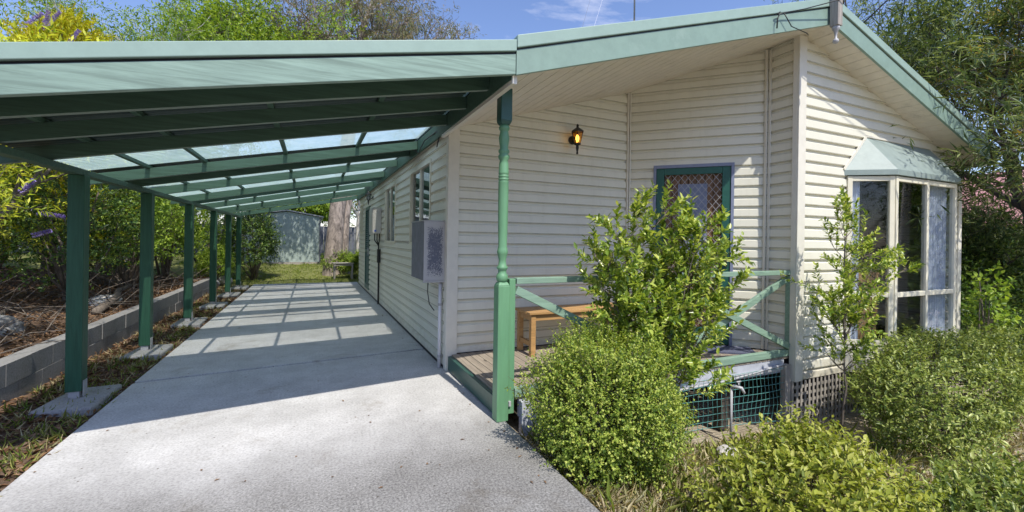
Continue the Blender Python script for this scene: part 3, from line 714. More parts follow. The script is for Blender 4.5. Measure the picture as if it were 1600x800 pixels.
mb = MB(); mb.hexa([(cx - .036, cy - .036, 2.455), (cx + .036, cy - .036, 2.455), (cx + .036, cy + .036, 2.455), (cx - .036, cy + .036, 2.455), (cx - .05, cy - .05, 2.485), (cx + .05, cy - .05, 2.485), (cx + .05, cy + .05, 2.485), (cx - .05, cy + .05, 2.485)]); mb.box(cx - .05, cx + .05, cy - .05, cy + .05, 2.485, 2.755)
mb.build('upper_block', M['porch_dark'], tp, bevel=.005)  # darker than the shaft: shade from the fascia put into the colour
mb = MB(); mb.box(cx + .054, cx + .075, cy - .055, cy - .01, .12, .16); mb.build('bracket', M['steel'], tp)
# bench
def bench(name, label, x0, x1, y0, y1, zg, top, m, cat='bench'):
    b = thing(name, label, cat, ((x0 + x1) / 2, (y0 + y1) / 2, zg))
    mb = MB(); n = 4; w = (y1 - y0) / n
    for i in range(n): mb.box(x0 - .03, x1 + .03, y0 - .02 + i * (w + .01), y0 - .02 + i * (w + .01) + w - .004, top - .028, top)
    mb.build('seat', m, b, bevel=.004)
    for x in (x0, x1 - .06):
        for y in (y0, y1 - .06):
            mb = MB(); mb.box(x, x + .06, y, y + .06, zg, top - .029); mb.build('leg', m, b, bevel=.004)
        mb = MB(); mb.box(x + .012, x + .048, y0 + .061, y1 - .061, zg + .11, zg + .16); mb.build('stretcher', m, b)
    for y in (y0 + .012, y1 - .048):
        mb = MB(); mb.box(x0 + .061, x1 - .061, y, y + .034, top - .10, top - .03); mb.build('apron', m, b)
    for x in (x0 + .012, x1 - .048):
        mb = MB(); mb.box(x, x + .034, y0 + .061, y1 - .061, top - .10, top - .03); mb.build('apron', m, b)
    return b
bench('timber_bench', 'honey-coloured slatted timber bench on the porch against the cream wall', 2.27, 3.62, 4.42, 4.80, .18, .685, M['oak'])
mb = MB(); mb.obox((4.30, 3.86, .182), (.50, -.36, 0), (.22, .28, 0), (0, 0, .018)); tag(mb.build('doormat', M['mat']), 'blue-grey doormat on the deck below the entrance door', 'doormat')
# lanterns
def lantern(name, label, P, n, s=1.0, lit=True):
    t = thing(name, label, 'lantern', P); P = Vector(P); n = Vector(n); c = P + n * .13 * s
    mb = MB(); mb.tube([P, P + n * .018], .055 * s, 14); mb.tube([P + n * .018, P + n * .06 + Vector((0, 0, -.04)) * s, c + Vector((0, 0, -.09)) * s], [.014, .012, .012], 8)
    mb.lathe(c.x, c.y, [(.006, c.z - .20 * s), (.016, c.z - .19 * s), (.010, c.z - .17 * s), (.02, c.z - .12 * s), (.016, c.z - .09 * s), (.045 * s, c.z - .075 * s), (.045 * s, c.z - .065 * s)], 12)
    mb.build('bracket', M['black'], t, True)
    mb = MB(); mb.lathe(c.x, c.y, [(.042 * s, c.z - .06 * s), (.075 * s, c.z + .075 * s)], 6); mb.build('glass_shade', M['amber'] if lit else M['glass'], t)
    mb = MB(); 
    for k in range(6):
        a = 6.283 * k / 6 
        mb.tube([c + Vector((math.cos(a) * .044, math.sin(a) * .044, -.064)) * s, c + Vector((math.cos(a) * .078, math.sin(a) * .078, .078)) * s], .004, 4)
    mb.lathe(c.x, c.y, [(.085 * s, c.z + .078 * s), (.086 * s, c.z + .088 * s), (.05 * s, c.z + .115 * s), (.02, c.z + .135 * s), (.014, c.z + .15 * s), (.02, c.z + .158 * s), (.012, c.z + .175 * s), (.003, c.z + .185 * s)], 6)
    mb.build('cap', M['black'], t)
    mb = MB(); mb.lathe(c.x, c.y, [(.008, c.z - .05), (.022, c.z - .01), (.02, c.z + .02), (.006, c.z + .05)], 10); mb.build('bulb', M['bulb'] if lit else M['steel'], t, True)
lantern('wall_lantern', 'black wall lantern with amber glass on the porch wall', (3.05, 4.868, 2.80), (0, -1, 0))
lantern('wall_lantern', 'small dark wall lantern high on the side wall near the carport end', (1.408, 11.6, 2.52), (-1, 0, 0), .9, False)
# netting, tap, rock
mb = MB(); x = 2.3; net_z = lambda x: (-.33 - .075 * (x - 2.3), .07)
random.seed(5)
nx_ = 0
while x < 5.03:
    lo, hi = net_z(x); mb.tube([(x + .01 * math.sin(i * 1.3 + x * 5), 3.325 + .008 * math.sin(x * 7 + i), lo + (hi - lo) * i / 6) for i in range(7)], .0028, 4); x += .068
for j in range(8):
    pts = []
    for i in range(28):
        x = 2.3 + 2.72 * i / 27; lo, hi = net_z(x); pts.append((x, 3.322 + .008 * math.sin(x * 7 + j), hi - (hi - lo) * j / 7 - .008 * math.sin(x * 4 + j)))
    mb.tube(pts, .0028, 4)
tag(mb.build('plastic_netting', M['net'], None), 'green square-mesh plastic netting closing the gap under the porch', 'netting')
tap = thing('garden_tap', 'weathered garden tap on a standpipe in front of the netting', 'tap', (4.05, 3.24, -.5))
mb = MB(); mb.tube([(4.05, 3.25, -.62), (4.05, 3.25, -.02)], .014, 8); mb.build('standpipe', M['steel'], tap, True)
mb = MB(); mb.tube([(4.05, 3.25, -.02), (4.06, 3.22, .0), (4.10, 3.17, -.01), (4.12, 3.15, -.06)], [.018, .02, .018, .013], 8); mb.tube([(4.08, 3.19, .0), (4.08, 3.19, .05)], .008, 6); mb.bar((4.05, 3.19, .055), (4.11, 3.19, .055), .016, .012); mb.build('spout', M['steel'], tap, True)
def rock(name, label, c, r, m, seed, cat='rock', group=None):
    import bmesh
    bm = bmesh.new(); bmesh.ops.create_icosphere(bm, subdivisions=3, radius=1); rr = random.Random(seed)
    dirs = [Vector((rr.gauss(0, 1), rr.gauss(0, 1), rr.gauss(0, 1))).normalized() for _ in range(9)]
    for v in bm.verts:
        k = 1 + sum(-.42 * max(0, v.co.normalized().dot(d) - .45) for d in dirs) + rr.uniform(-.02, .02)
        v.co = Vector((v.co.x * r[0] * k + c[0], v.co.y * r[1] * k + c[1], v.co.z * r[2] * k + c[2]))
    me = bpy.data.meshes.new(name); bm.to_mesh(me); bm.free(); me.materials.append(m)
    o = bpy.data.objects.new(name, me); COL.objects.link(o); return tag(o, label, cat, group)
rock('garden_rock', 'pale rock lying in dry grass in front of the netting', (3.62, 2.92, -.50), (.19, .14, .13), M['stone'], 6)

# ------------------------------------------------------------------ things on the side wall
cb = thing('wall_cabinet', 'square grey cabinet with a flaking blotchy front on the side wall by the corner', 'cabinet', (1.29, 5.3, 1.05))
mb = MB(); mb.box(1.16, 1.408, 4.965, 5.62, 1.02, 1.70); mb.build('body', M['cabinet_side'], cb, bevel=.006)
mb = MB(); mb.box(1.16, 1.408, 4.95, 4.963, 1.02, 1.70); mb.build('front_panel', M['cabinet_front'], cb, bevel=.003)
mb = MB(); mb.box(1.155, 1.41, 4.946, 5.63, 1.702, 1.712); mb.build('lid', M['steel'], cb)
mb = MB(); mb.box(1.156, 1.41, 4.944, 4.962, 1.0, 1.018); mb.build('lower_flange', M['steel'], cb)
mb = MB(); mb.tube([(1.30, 5.3, 1.02), (1.30, 5.32, .85), (1.33, 5.35, .7), (1.38, 5.3, .62)], .006, 6); mb.build('lead', M['black'], cb, True)
pp = thing('waste_pipe', 'slim white pipe running down from the grey cabinet beside the corner trim', 'pipe', (1.375, 5.02, 0))
mb = MB(); mb.tube([(1.375, 5.02, .0), (1.375, 5.02, .998)], .021, 12); mb.build('pipe', M['pvc'], pp, True)
for z in (.12, .72): mb = MB(); mb.tube([(1.375, 5.02, z), (1.375, 5.02, z + .03)], .026, 12); mb.bar((1.375, 5.045, z + .015), (1.42, 5.045, z + .015), .02, .02); mb.build('clip', M['steel'], pp)
mt = thing('meter_box', 'pale grey electricity meter box on the side wall beside the louvred door', 'meter box', (1.32, 10.3, 1.6))
mb = MB(); mb.box(1.225, 1.412, 10.12, 10.75, 1.60, 2.18); mb.build('body', M['meter'], mt, bevel=.01)
mb = MB(); mb.box(1.215, 1.224, 10.16, 10.71, 1.64, 2.14); mb.build('lid', M['meter'], mt, bevel=.004)
mb = MB(); mb.box(1.26, 1.30, 10.108, 10.119, 1.64, 1.68); mb.build('sticker', paint('blue_sticker', (.05, .12, .5), .5), mt)
mb = MB()
for i, o in enumerate((.28, .33, .38)): mb.tube([(1.0 + o, 10.2, 1.60), (1.0 + o, 10.2, 1.45), (1.37, 10.2 + .02 * i, 1.32), (1.375, 10.2 + .03 * i, 1.05)], .013, 6)
mb.tube([(1.375, 10.2, 1.2), (1.375, 10.2, .02)], .02, 8); mb.box(1.34, 1.405, 10.14, 10.26, .95, 1.25); mb.build('conduit', M['black'], mt)
mb = MB(); mb.tube([(1.385, 4.95 + i * .9, 2.70 + .006 * math.sin(i * 2.1)) for i in range(12)], .011, 6); tag(mb.build('eave_cable', M['cable'], None, True), 'beige cable run along the top of the side wall under the carport', 'cable')
mb = MB(); mb.tube([(1.37, 5.25, 2.62), (1.35, 5.05, 2.72), (1.34, 5.15, 2.78), (1.30, 5.6, 2.76), (1.33, 6.1, 2.68), (1.30, 6.3, 2.78)], .008, 6); tag(mb.build('loose_cable', M['black'], None, True), 'loose black cable looping from the carport to the wall corner', 'cable')

# ------------------------------------------------------------------ carport
cp = thing('carport', 'open lean-to carport with green timber frame and clear and steel roof sheets', 'carport', (0, 9, 0))
zr = lambda x: 2.48 + .207 * x
XA, XB = -2.2, 1.335
mb = MB(); xf0, xf1 = -2.25, 1.355; fz = lambda x: zr(x) - .035
mb.obox((xf0, YF, fz(xf0)), (xf1 - xf0, 0, fz(xf1) - fz(xf0)), (0, .042, 0), (0, 0, .15)); mb.build('front_fascia', M['fascia_timber'], cp, bevel=.004)
mb = MB(); mb.obox((xf0, YF - .016, fz(xf0) + .166), (xf1 - xf0, 0, fz(xf1) - fz(xf0)), (0, .14, 0), (0, 0, .085)); mb.build('fascia_capping', M['cap'], cp, bevel=.005)
mb = MB(); mb.obox((xf0, YF + .012, fz(xf0) + .151), (xf1 - xf0, 0, fz(xf1) - fz(xf0)), (0, .03, 0), (0, 0, .014)); mb.build('fascia_joint', M['black'], cp)
M['rafter_edge'] = timber('worn_bounce_lit_timber_edge', (.20, .26, .22), (1.2, 25, 25), .7, .2)  # worn paint plus light bounced off the driveway, put into the colour
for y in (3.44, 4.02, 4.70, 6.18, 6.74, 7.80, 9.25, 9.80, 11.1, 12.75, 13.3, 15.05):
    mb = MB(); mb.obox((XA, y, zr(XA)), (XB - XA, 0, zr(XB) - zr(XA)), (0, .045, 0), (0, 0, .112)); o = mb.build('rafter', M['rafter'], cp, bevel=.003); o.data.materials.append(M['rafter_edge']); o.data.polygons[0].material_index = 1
mb = MB(); mb.box(-1.945, -1.853, 2.995, 15.15, 2.022, 2.074); mb.build('side_beam', M['rafter'], cp, bevel=.004)
mb = MB(); mb.box(1.338, 1.366, 2.995, 15.1, 2.70, 2.875); mb.build('ledger', M['rafter'], cp)
for i, x in enumerate((-1.68, -1.15, -.31, .54)):
    mb = MB(); mb.box(x - .022, x + .022, 2.995, 15.1, zr(x) + .113, zr(x) + .145); mb.build('batten', M['rafter'], cp)
def sheet(y0, y1, m):
    n = max(2, round((y1 - y0) / .0095)); mb = MB(); xa, xb = -2.2, 1.34
    for i in range(n + 1):
        y = y0 + (y1 - y0) * i / n; dz = .158 + .008 * math.sin(y / .076 * 6.283)
        mb.v += [(xa, y, zr(xa) + dz), (xb, y, zr(xb) + dz)]
        if i: k = 2 * i; mb.f.append((k - 2, k - 1, k + 1, k))
    o = mb.build('roof_sheet', m, cp, True)
    o['label'] = 'clear corrugated roof sheet' if m is M['poly'] else 'opaque green corrugated roof sheet'
for (a, b, m) in ((3.10, 5.15, 'steel_roof'), (5.15, 6.2, 'poly'), (6.2, 6.95, 'steel_roof'), (6.95, 8.05, 'poly'), (8.05, 8.6, 'steel_roof'), (8.6, 9.6, 'poly'), (9.6, 10.4, 'steel_roof'),
                  (10.4, 11.9, 'poly'), (11.9, 12.5, 'steel_roof'), (12.5, 13.6, 'poly'), (13.6, 14.2, 'steel_roof'), (14.2, 15.15, 'poly')): sheet(a, b, M[m])
PY = (5.18, 6.99, 9.09, 11.15, 12.98, 14.70)
for y in PY:
    mb = MB(); mb.box(-1.955, -1.84, y - .055, y + .06, .10, 2.021); mb.build('post', M['post'], cp, bevel=.006)
    mb = MB(); mb.box(-1.935, -1.86, y - .04, y + .04, .04, .10); mb.box(-1.839, -1.834, y - .035, y + .04, .05, .19); mb.build('stirrup', M['steel'], cp)
random.seed(21)
pd = ['nearest concrete pad, under the first carport post', 'concrete pad under the second carport post', 'concrete pad under the third carport post, beside the block wall', 'concrete pad under the fourth carport post', 'small concrete pad under the fifth carport post', 'farthest concrete pad, under the last carport post near the lawn']
for y, lb in zip(PY, pd):
    mb = MB(); j = lambda: random.uniform(-.03, .03)
    b = [(-2.06 + j(), y - .33 + j()), (-1.67 + j() * .5, y - .36 + j()), (-1.66 + j() * .3, y + .30 + j()), (-2.04 + j(), y + .28 + j())]
    mb.hexa([(x, yy, -.10) for x, yy in b] + [(x, yy, .045 + j() * .2) for x, yy in b]); tag(mb.build('footing_pad', M['pad'], bevel=.02), lb, 'concrete pad', 'concrete pads under the carport posts')

# ------------------------------------------------------------------ retaining wall and left bank
rw = MB(); random.seed(8)
for c in range(2):
    y = 1.6 + (.2 if c else 0)
    while y < 14.3:
        o = random.uniform(-.006, .006); rw.box(-2.58 + o, -2.42 + o, y, y + .388, -.05 + c * .2, .147 + c * .2); y += .392
rw.box(-2.56, -2.435, 1.7, 14.3, -.08, .335)
tag(rw.build('retaining_wall', M['block'], bevel=.002), 'low grey concrete block retaining wall beside the carport posts', 'wall')
lbs = ['mossy boulder at the end of the block wall behind the fifth carport post', 'flat grey boulder on the bank above the block wall', 'rough brown boulder on the mulch behind the first post', 'rounded boulder among leaf litter at the far end of the bank']
for i, (c, r) in enumerate((((-2.7, 14.9, .12), (.4, .45, .3)), ((-3.0, 9.3, .40), (.28, .4, .12)), ((-3.2, 6.9, .42), (.3, .35, .16)), ((-2.5, 15.9, .08), (.35, .3, .22)))): rock('boulder', lbs[i], c, r, M['stone'] if i % 2 else M['block'], 30 + i, 'boulder', 'boulders on the bank')
# fallen branches
for i, (p, q, r) in enumerate((((-2.75, 5.2, .36), (-3.6, 8.0, .50), .05), ((-2.8, 8.2, .38), (-3.3, 11.2, .48), .06), ((-2.05, 7.6, .01), (-2.3, 8.5, .03), .04))):
    P, Q = Vector(p), Vector(q); mb = MB(); mb.tube([P, P.lerp(Q, .35) + Vector((.06, 0, .03)), P.lerp(Q, .7) + Vector((-.05, 0, .02)), Q], [r, r * .9, r * .8, r * .5], 8)
    tag(mb.build('fallen_log', M['bark'], None, True), ['thin fallen log on the mulch left of the first carport post', 'fallen log on top of the bank behind the second carport post', 'short log lying between driveway and block wall'][i], 'log', 'fallen logs')

# ------------------------------------------------------------------ background structures
shed = thing('garden_shed', 'pale green ribbed steel garden shed at the end of the driveway', 'shed', (-1, 22, .4))
mb = MB(); x0, x1, n = -2.5, .33, 60
def shed_top(x): return 2.35 + .22 * (1 - min(1, abs(x + .95) / 1.4))
for i in range(n):
    a, b = x0 + (x1 - x0) * i / n, x0 + (x1 - x0) * (i + 1) / n; ya = 21 - (.02 if i % 6 == 0 else 0); mb.quad((a, ya, .42), (b, ya, .42), (b, ya, shed_top(b)), (a, ya, shed_top(a)))
    if i and (i % 6 in (0, 1)): mb.quad((a, 20.98, .42), (a, 21, .42), (a, 21, shed_top(a)), (a, 20.98, shed_top(a)))
mb.box(x0, x1, 21.02, 24, .42, 2.34); mb.build('wall', M['shed'], shed)
mb = MB()
mb.obox((-.95, 20.9, 2.60), (1.42, 0, -.24), (0, 3.2, 0), (0, 0, .05)); mb.obox((-.95, 20.9, 2.60), (-1.68, 0, -.24), (0, 3.2, 0), (0, 0, .05)); mb.build('roof', M['steel'], shed)
mb = MB(); mb.box(x1 - .03, x1 + .02, 20.95, 21.0, .42, 2.36); mb.build('corner_trim', M['fence'], shed)
mb = MB(); mb.box(x0, x1, 20.95, 24, .28, .415); mb.build('base', M['grey_timber'], shed)
fn = thing('back_fence', 'blue-grey paling fence behind the gum tree and shed', 'fence', (2, 26, 0))
mb = MB(); x = -14
while x < 16: mb.box(x, x + .19, 26, 26.02, .2, 2.1 + .02 * math.sin(x * 9)); x += .2
mb.build('paling', M['fence'], fn)
mb = MB(); mb.box(-14, 16, 26.021, 26.06, .6, .68); mb.box(-14, 16, 26.021, 26.06, 1.7, 1.78); mb.build('fence_rail', M['grey_timber'], fn)
bench('garden_bench', 'old grey timber bench beside the gum trunk on the far lawn', .72, 1.36, 16.6, 17.0, .02, .60, M['grey_timber'])
nb = thing('neighbour_house', 'neighbouring house with a faded red corrugated roof seen through the branches', 'house', (19, 6, -1.5))
mb = MB(); mb.box(16, 24, 3.2, 16, -2, 1.2); mb.build('wall', M['brick'], nb)
mb = MB(); n = 720
for i in range(n + 1):
    y = 2.6 + 14 * i / n; dz = .011 * math.sin(i * 1.57)
    mb.v += [(15.4, y, 1.32 + dz), (20, y, 3.9 + dz), (24.6, y, 1.32 + dz)]
    if i: k = 3 * i; mb.f += [(k - 3, k - 2, k + 1, k), (k - 2, k - 1, k + 2, k + 1)]
mb.build('roof', M['red_roof'], nb)
mb = MB(); mb.box(15.3, 15.42, 2.6, 16.6, 1.20, 1.30); mb.build('gutter', M['brick'], nb)

# ------------------------------------------------------------------ planting in front of the house
rng = np.random.default_rng(3)
shrub('box_shrub', 'dense rounded box shrub with tiny leaves beside the driveway and turned post', 'shrub', (2.1, 2.7, -.22), (2.06, 2.70, .26), (.60, .54, .60), 5600, .15, 10, .021, .0135, 'l_box', up=.75, amp=.17, lo=.5, spread=.95, lump=70, twigs=.1, sharp=22)
shrub('lime_shrub', 'yellow-green leafy shrub in the middle foreground', 'shrub', (2.85, 1.68, -.40), (2.78, 1.70, -.08), (.62, .44, .45), 1300, .17, 9, .042, .019, 'l_lime', up=.8, amp=.26, lo=.35, spread=.85, lump=40, six=True, sharp=16)
shrub('azalea_bush', 'wide mounded dark azalea bush below the bay window', 'shrub', (6.3, 2.5, -.6), (6.72, 2.52, -.12), (1.72, .52, .64), 3400, .16, 9, .046, .019, 'l_azalea', up=.6, amp=.15, lo=.45, spread=.95, lump=60, six=True, sharp=25)
shrub('grey_green_shrub', 'low grey-green shrub at the bottom right corner', 'shrub', (4.3, 1.3, -.6), (4.6, 1.40, -.48), (.95, .36, .33), 900, .16, 8, .05, .022, 'l_azalea', up=.8, amp=.22, lo=.3, spread=.8, six=True)
shrub('low_hedge_shrub', 'dark shrub in shade beside the far house corner', 'shrub', (10.4, 3.6, -.7), (10.5, 3.65, .0), (1.0, .7, .85), 900, .22, 8, .075, .022, 'l_dark', up=.5, amp=.2, lo=.4)
shrub('low_hedge_shrub', 'dark hedge shrub under the red roof at the right edge', 'shrub', (12.4, 4.2, -.9), (12.4, 3.9, .1), (1.3, 1.0, 1.0), 1100, .25, 8, .09, .025, 'l_dark', up=.5, amp=.2, lo=.4)
shrub('climbing_rose', 'broad-leaved climber growing up beside the house corner', 'climber', (9.3, 3.1, -.65), (9.32, 3.05, .45), (.32, .2, .95), 110, .2, 6, .075, .05, 'l_mid', up=.3, amp=.3, lo=.1, six=True)
def sapling(name, label, base, spec, lm, leafL, leafW, seed, per, slen, tops):
    t = thing(name, label, 'sapling', base); g = Grow(seed)
    for (p, q, r, lv, L) in tops:
        P, Q = Vector(p), Vector(q); n = 6; pts = [P.lerp(Q, i / n) + Vector((g.r.uniform(-1, 1), g.r.uniform(-1, 1), 0)) * .015 * (0 < i < n) for i in range(n + 1)]
        g.mb.tube(pts, [r * (1 - .75 * i / n) for i in range(n + 1)], 7, False)
        for i in range(lv[0], n + 1):
            for _ in range(lv[1]):
                a = g.r.uniform(0, 6.28); d = Vector((math.cos(a), math.sin(a) * .8, g.r.uniform(.35, .9)))
                f = 1 - .55 * (i / n) ** 2
                g.branch(pts[i], d, L * f * g.r.uniform(.6, 1.15), r * .35, 1, .16, .08, (2, 3), .6, (25, 55))
            
        g.tw.append((pts[-1], (Q - P).normalized())); g.tw.append((pts[-2], (Q - P).normalized()))
    g.mb.build('stem', M['bark'], t, True); B, S = g.arrays()
    P, D, Nn, LL, WW = sprig_leaves(B, S, slen, per, leafL, leafW, .75, .15)
    leaf_mesh('foliage', P, D, Nn, LL, WW, lm, t, six=True)
b1 = (2.72, 2.98, -.32)
sapling('leafy_sapling', 'tall bushy sapling with glossy lime leaves in front of the entrance door', b1, None, M['l_sap'], .060, .027, 5, 6, .15,
        [(b1, (2.72, 3.0, 1.62), .016, (3, 4), .50), (b1, (3.22, 2.95, 1.48), .014, (3, 4), .48), (b1, (2.40, 3.0, 1.48), .012, (3, 4), .42), (b1, (3.35, 2.90, .95), .012, (2, 4), .48), (b1, (3.0, 2.8, 1.4), .012, (3, 3), .42), (b1, (2.55, 2.9, 1.1), .012, (3, 3), .4), (b1, (2.9, 3.05, 1.45), .012, (2, 4), .45), (b1, (2.25, 3.0, 1.28), .011, (3, 4), .36), (b1, (2.35, 2.92, .9), .011, (2, 4), .36), (b1, (3.4, 2.95, 1.3), .012, (3, 4), .4), (b1, (3.1, 2.95, .75), .012, (2, 4), .5)])
b2 = (5.12, 2.75, -.58)
sapling('leafy_sapling', 'slender single-stemmed sapling before the cream gable wall and bay window', b2, None, M['l_sap'], .050, .022, 9, 6, .12,
        [(b2, (5.12, 2.75, .55), .016, (4, 4), .42), ((5.12, 2.75, .5), (5.0, 2.72, 1.78), .011, (0, 3), .38), ((5.12, 2.75, .5), (5.55, 2.7, 1.35), .010, (1, 3), .36), ((5.12, 2.75, .45), (4.85, 2.72, .85), .009, (1, 2), .34), ((5.3, 2.72, .9), (6.0, 2.62, 1.25), .008, (2, 1), .25)])

# ------------------------------------------------------------------ trees on the right
rng = np.random.default_rng(12)
tree('banksia_tree', 'large dark narrow-leaved tree overhanging the right eave', 'tree', (11.1, 3.12, -.8), 3.2, (.01, .02, 1), 2.7, .10, 3, M['l_bank'], M['bark_dark'], .17, .022, 5, 1077, .34, .05, .25, (4, 5), .66, (20, 50), .8, copies=2, scatter=.12, first=7)
tree('banksia_tree', 'tall dark evergreen tree further behind the house roof on the right', 'tree', (14.5, 8.6, -1.0), 4.0, (-.05, .02, 1), 3.4, .2, 3, M['l_bank'], M['bark_dark'], .18, .022, 3, 78, .35, .06, .25, (4, 5), .66, (25, 60), .8, copies=2, scatter=.18, first=8)
t = thing('banksia_tree', 'pale sunlit narrow-leaved branches of a young tree close to the right edge', 'tree', (9.6, 1.7, -.7)); g = Grow(31)
g.mb.tube([(9.6, 1.7, -.9), (9.62, 1.72, 1.2), (9.55, 1.8, 2.6), (9.5, 2.0, 3.3)], [.09, .075, .06, .045], 9, False)
for (p, d, L) in (((9.55, 1.8, 2.6), (-.2, 1, .5), 1.3), ((9.5, 2.0, 3.3), (-.1, 1, .25), 1.2), ((9.5, 2.0, 3.3), (-.15, .9, .9), 1.3), ((9.5, 2.0, 3.3), (.4, .8, .9), 1.4), ((9.55, 1.9, 3.0), (.6, .9, .15), 1.2), ((9.5, 2.0, 3.3), (0, .2, 1), 1.5), ((9.55, 1.9, 3.0), (.2, 1, 0), 1.0), ((9.5, 2.0, 3.3), (-.8, .7, .35), 1.3), ((9.5, 2.0, 3.3), (-.9, .25, .5), 1.3), ((9.55, 1.8, 2.9), (-.5, .9, .15), 1.1)):
    g.branch(p, d, L, .028, 2, .2, .04, (3, 4), .6, (20, 50))
g.mb.build('trunk', M['bark_pale'], t, True); B, S = g.arrays(); P, D, Nn, LL, WW = sprig_leaves(B, S, .18, 10, .15, .019, .75, .1); leaf_mesh('crown', P, D, Nn, LL, WW, M['l_bank_lit'], t)

tree('understorey_tree', 'small dark tree in front of the red roof at the right edge', 'tree', (12.6, 4.35, -.95), 1.0, (-.05, 0, 1), 1.35, .07, 3, M['l_bank'], M['bark_dark'], .12, .022, 6, 79, .25, .04, .28, (4, 5), .66, (30, 70), .8, copies=2, scatter=.08, first=7)
tree('understorey_tree', 'small leafy tree between the house corner and the red roof', 'tree', (11.4, 4.1, -.85), .8, (-.1, .05, 1), 1.1, .05, 2, M['l_dark'], M['bark_dark'], .10, .026, 5, 80, .25, .06, .28, (4, 5), .66, (30, 70), .8, copies=2, scatter=.08, first=7)

# ------------------------------------------------------------------ trees and shrubs on the left bank
rng = np.random.default_rng(15)
pt = tree('flowering_shrub', 'tall yellow-green shrub with purple flower spikes left of the carport', 'shrub', (-3.7, 7.6, .42), 1.1, (.05, -.1, 1), 1.5, .05, 2, M['l_budd'], M['bark'], .10, .028, 6, 41, .22, .16, .2, (4, 6), .68, (15, 50), .8, .1, 2, .08, first=7)
tree('flowering_shrub', 'yellow-green shrub with dry twiggy stems beside the first carport post', 'shrub', (-3.3, 6.2, .38), .6, (-.1, -.1, 1), 1.0, .035, 2, M['l_budd'], M['bark'], .085, .02, 6, 42, .2, .05, .3, (4, 6), .68, (20, 60), .8, .1, 1, .06, first=7)
def spike(parent, p, d, L):
    p = np.array(p, float); d = unit(np.array(d, float)); n = 170; t = np.sqrt(rng.random(n)); th = rng.random(n) * 6.28
    a = unit(np.cross(d, [.3, .9, .1])); b = np.cross(d, a); rad = a * np.cos(th)[:, None] + b * np.sin(th)[:, None]
    r = .032 * (1 - t * .8)
    leaf_mesh('flower_spike', p + d * (t * L)[:, None] + rad * (r * .4)[:, None], rad + d * .5, np.broadcast_to(d, rad.shape), .028, .018, M['flower'], parent)
for (p, d, L) in (((-3.55, 7.6, 4.35), (.3, 0, 1), .3), ((-3.35, 7.55, 4.05), (.7, -.2, .6), .32), ((-3.2, 7.7, 4.1), (.2, 0, 1), .28), ((-3.15, 7.75, 3.95), (.8, .1, .25), .34), ((-3.7, 7.9, 4.5), (-.3, .1, .9), .28), ((-3.25, 7.9, 4.25), (.5, 0, .8), .26),
                  ((-3.55, 8.1, 4.6), (.4, 0, .7), .3), ((-3.05, 7.9, 4.0), (.4, .1, .9), .3), ((-3.0, 7.0, 1.75), (.9, .1, -.15), .30), ((-3.05, 6.9, 1.95), (.5, -.2, .5), .22), ((-3.1, 7.2, 1.45), (.8, 0, .3), .22)): spike(pt, p, d, L)
# golden conifer: feathery clumps
def conifer(name, label, base, c, r, n, m, seed, k=16):
    global rng
    rng = np.random.default_rng(seed); t = thing(name, label, 'tree', base)
    B, S = blob_sprigs(c, r, n, .55, .95, .22, -.95, 40, .9)
    P, D, Nn, LL, WW = sprig_leaves(B, S, .30, k, .085, .026, .6, .3); leaf_mesh('crown', P, D, Nn, LL, WW, M[m], t)
    mb = MB(); mb.tube([base, (base[0], base[1], c[2] + r[2] * .6)], [.12, .03], 8)
    for i in range(0, len(B), 14): z = max(base[2] + .3, B[i][2] - .5); mb.tube([(base[0], base[1], z), B[i]], [.02, .006], 4, False)
    mb.build('trunk', M['bark'], t, True)
conifer('golden_conifer', 'golden yellow conifer rising above the carport roof at the left', (-4.6, 11.4, .5), (-4.55, 11.4, 3.6), (1.45, 1.35, 3.3), 3400, 'l_gold', 5)
rng = np.random.default_rng(18)
def bank_shrub(lb, x, y, h, r, m, n, L, W): 
    z = H(x, y); shrub('bank_shrub', lb, 'shrub', (x, y, z), (x, y, z + h * .52), (r, r, h * .52), n, .28, 8, L, W, m, up=.3, amp=.28, lo=.3, stems=14, group='shrubs on the bank', lump=20, zmin=-.75)
bank_shrub('dark glossy shrub behind the second carport post', -3.5, 9.4, 2.6, .85, 'l_dark', 1000, .065, .032)
bank_shrub('leafy green shrub behind the third carport post', -3.4, 11.4, 2.9, .95, 'l_mid', 1100, .07, .032)
bank_shrub('bright leafy shrub between the third and fourth carport posts', -3.3, 13.4, 2.7, .85, 'l_bright', 1000, .075, .035)
bank_shrub('tall dark shrub behind the fourth carport post', -4.4, 15.0, 3.4, 1.2, 'l_dark', 1300, .08, .035)
bank_shrub('large dark rounded shrub beside the last carport post and shed', -1.75, 16.9, 2.5, .78, 'l_dark', 1300, .075, .034)
bank_shrub('light green shrub at the far left of the lawn', -3.2, 17.3, 2.8, 1.0, 'l_mid', 900, .08, .036)
bank_shrub('low bright shrub at the foot of the last carport post', -2.6, 15.6, .9, .5, 'l_bright', 500, .07, .03)
bank_shrub('twiggy olive shrub behind the first carport post', -4.7, 9.0, 3.2, 1.1, 'l_budd', 900, .08, .026)
bank_shrub('deep green shrub on the upper bank at the left edge', -5.6, 9.9, 3.6, 1.3, 'l_mid', 1000, .09, .035)
bank_shrub('tall dull green shrub on the upper bank behind the golden conifer', -6.4, 13.5, 4.2, 1.6, 'l_dark', 1300, .10, .04)
bank_shrub('broad leafy shrub high on the bank behind the third carport post', -5.6, 17.0, 4.0, 1.6, 'l_mid', 1300, .10, .04)
bank_shrub('low leafy clump beside the old garden seat', 1.0, 17.9, .75, .55, 'l_bright', 450, .10, .035)
bank_shrub('small leafy clump at the far corner of the house', 1.75, 17.0, .9, .5, 'l_bright', 450, .10, .035)
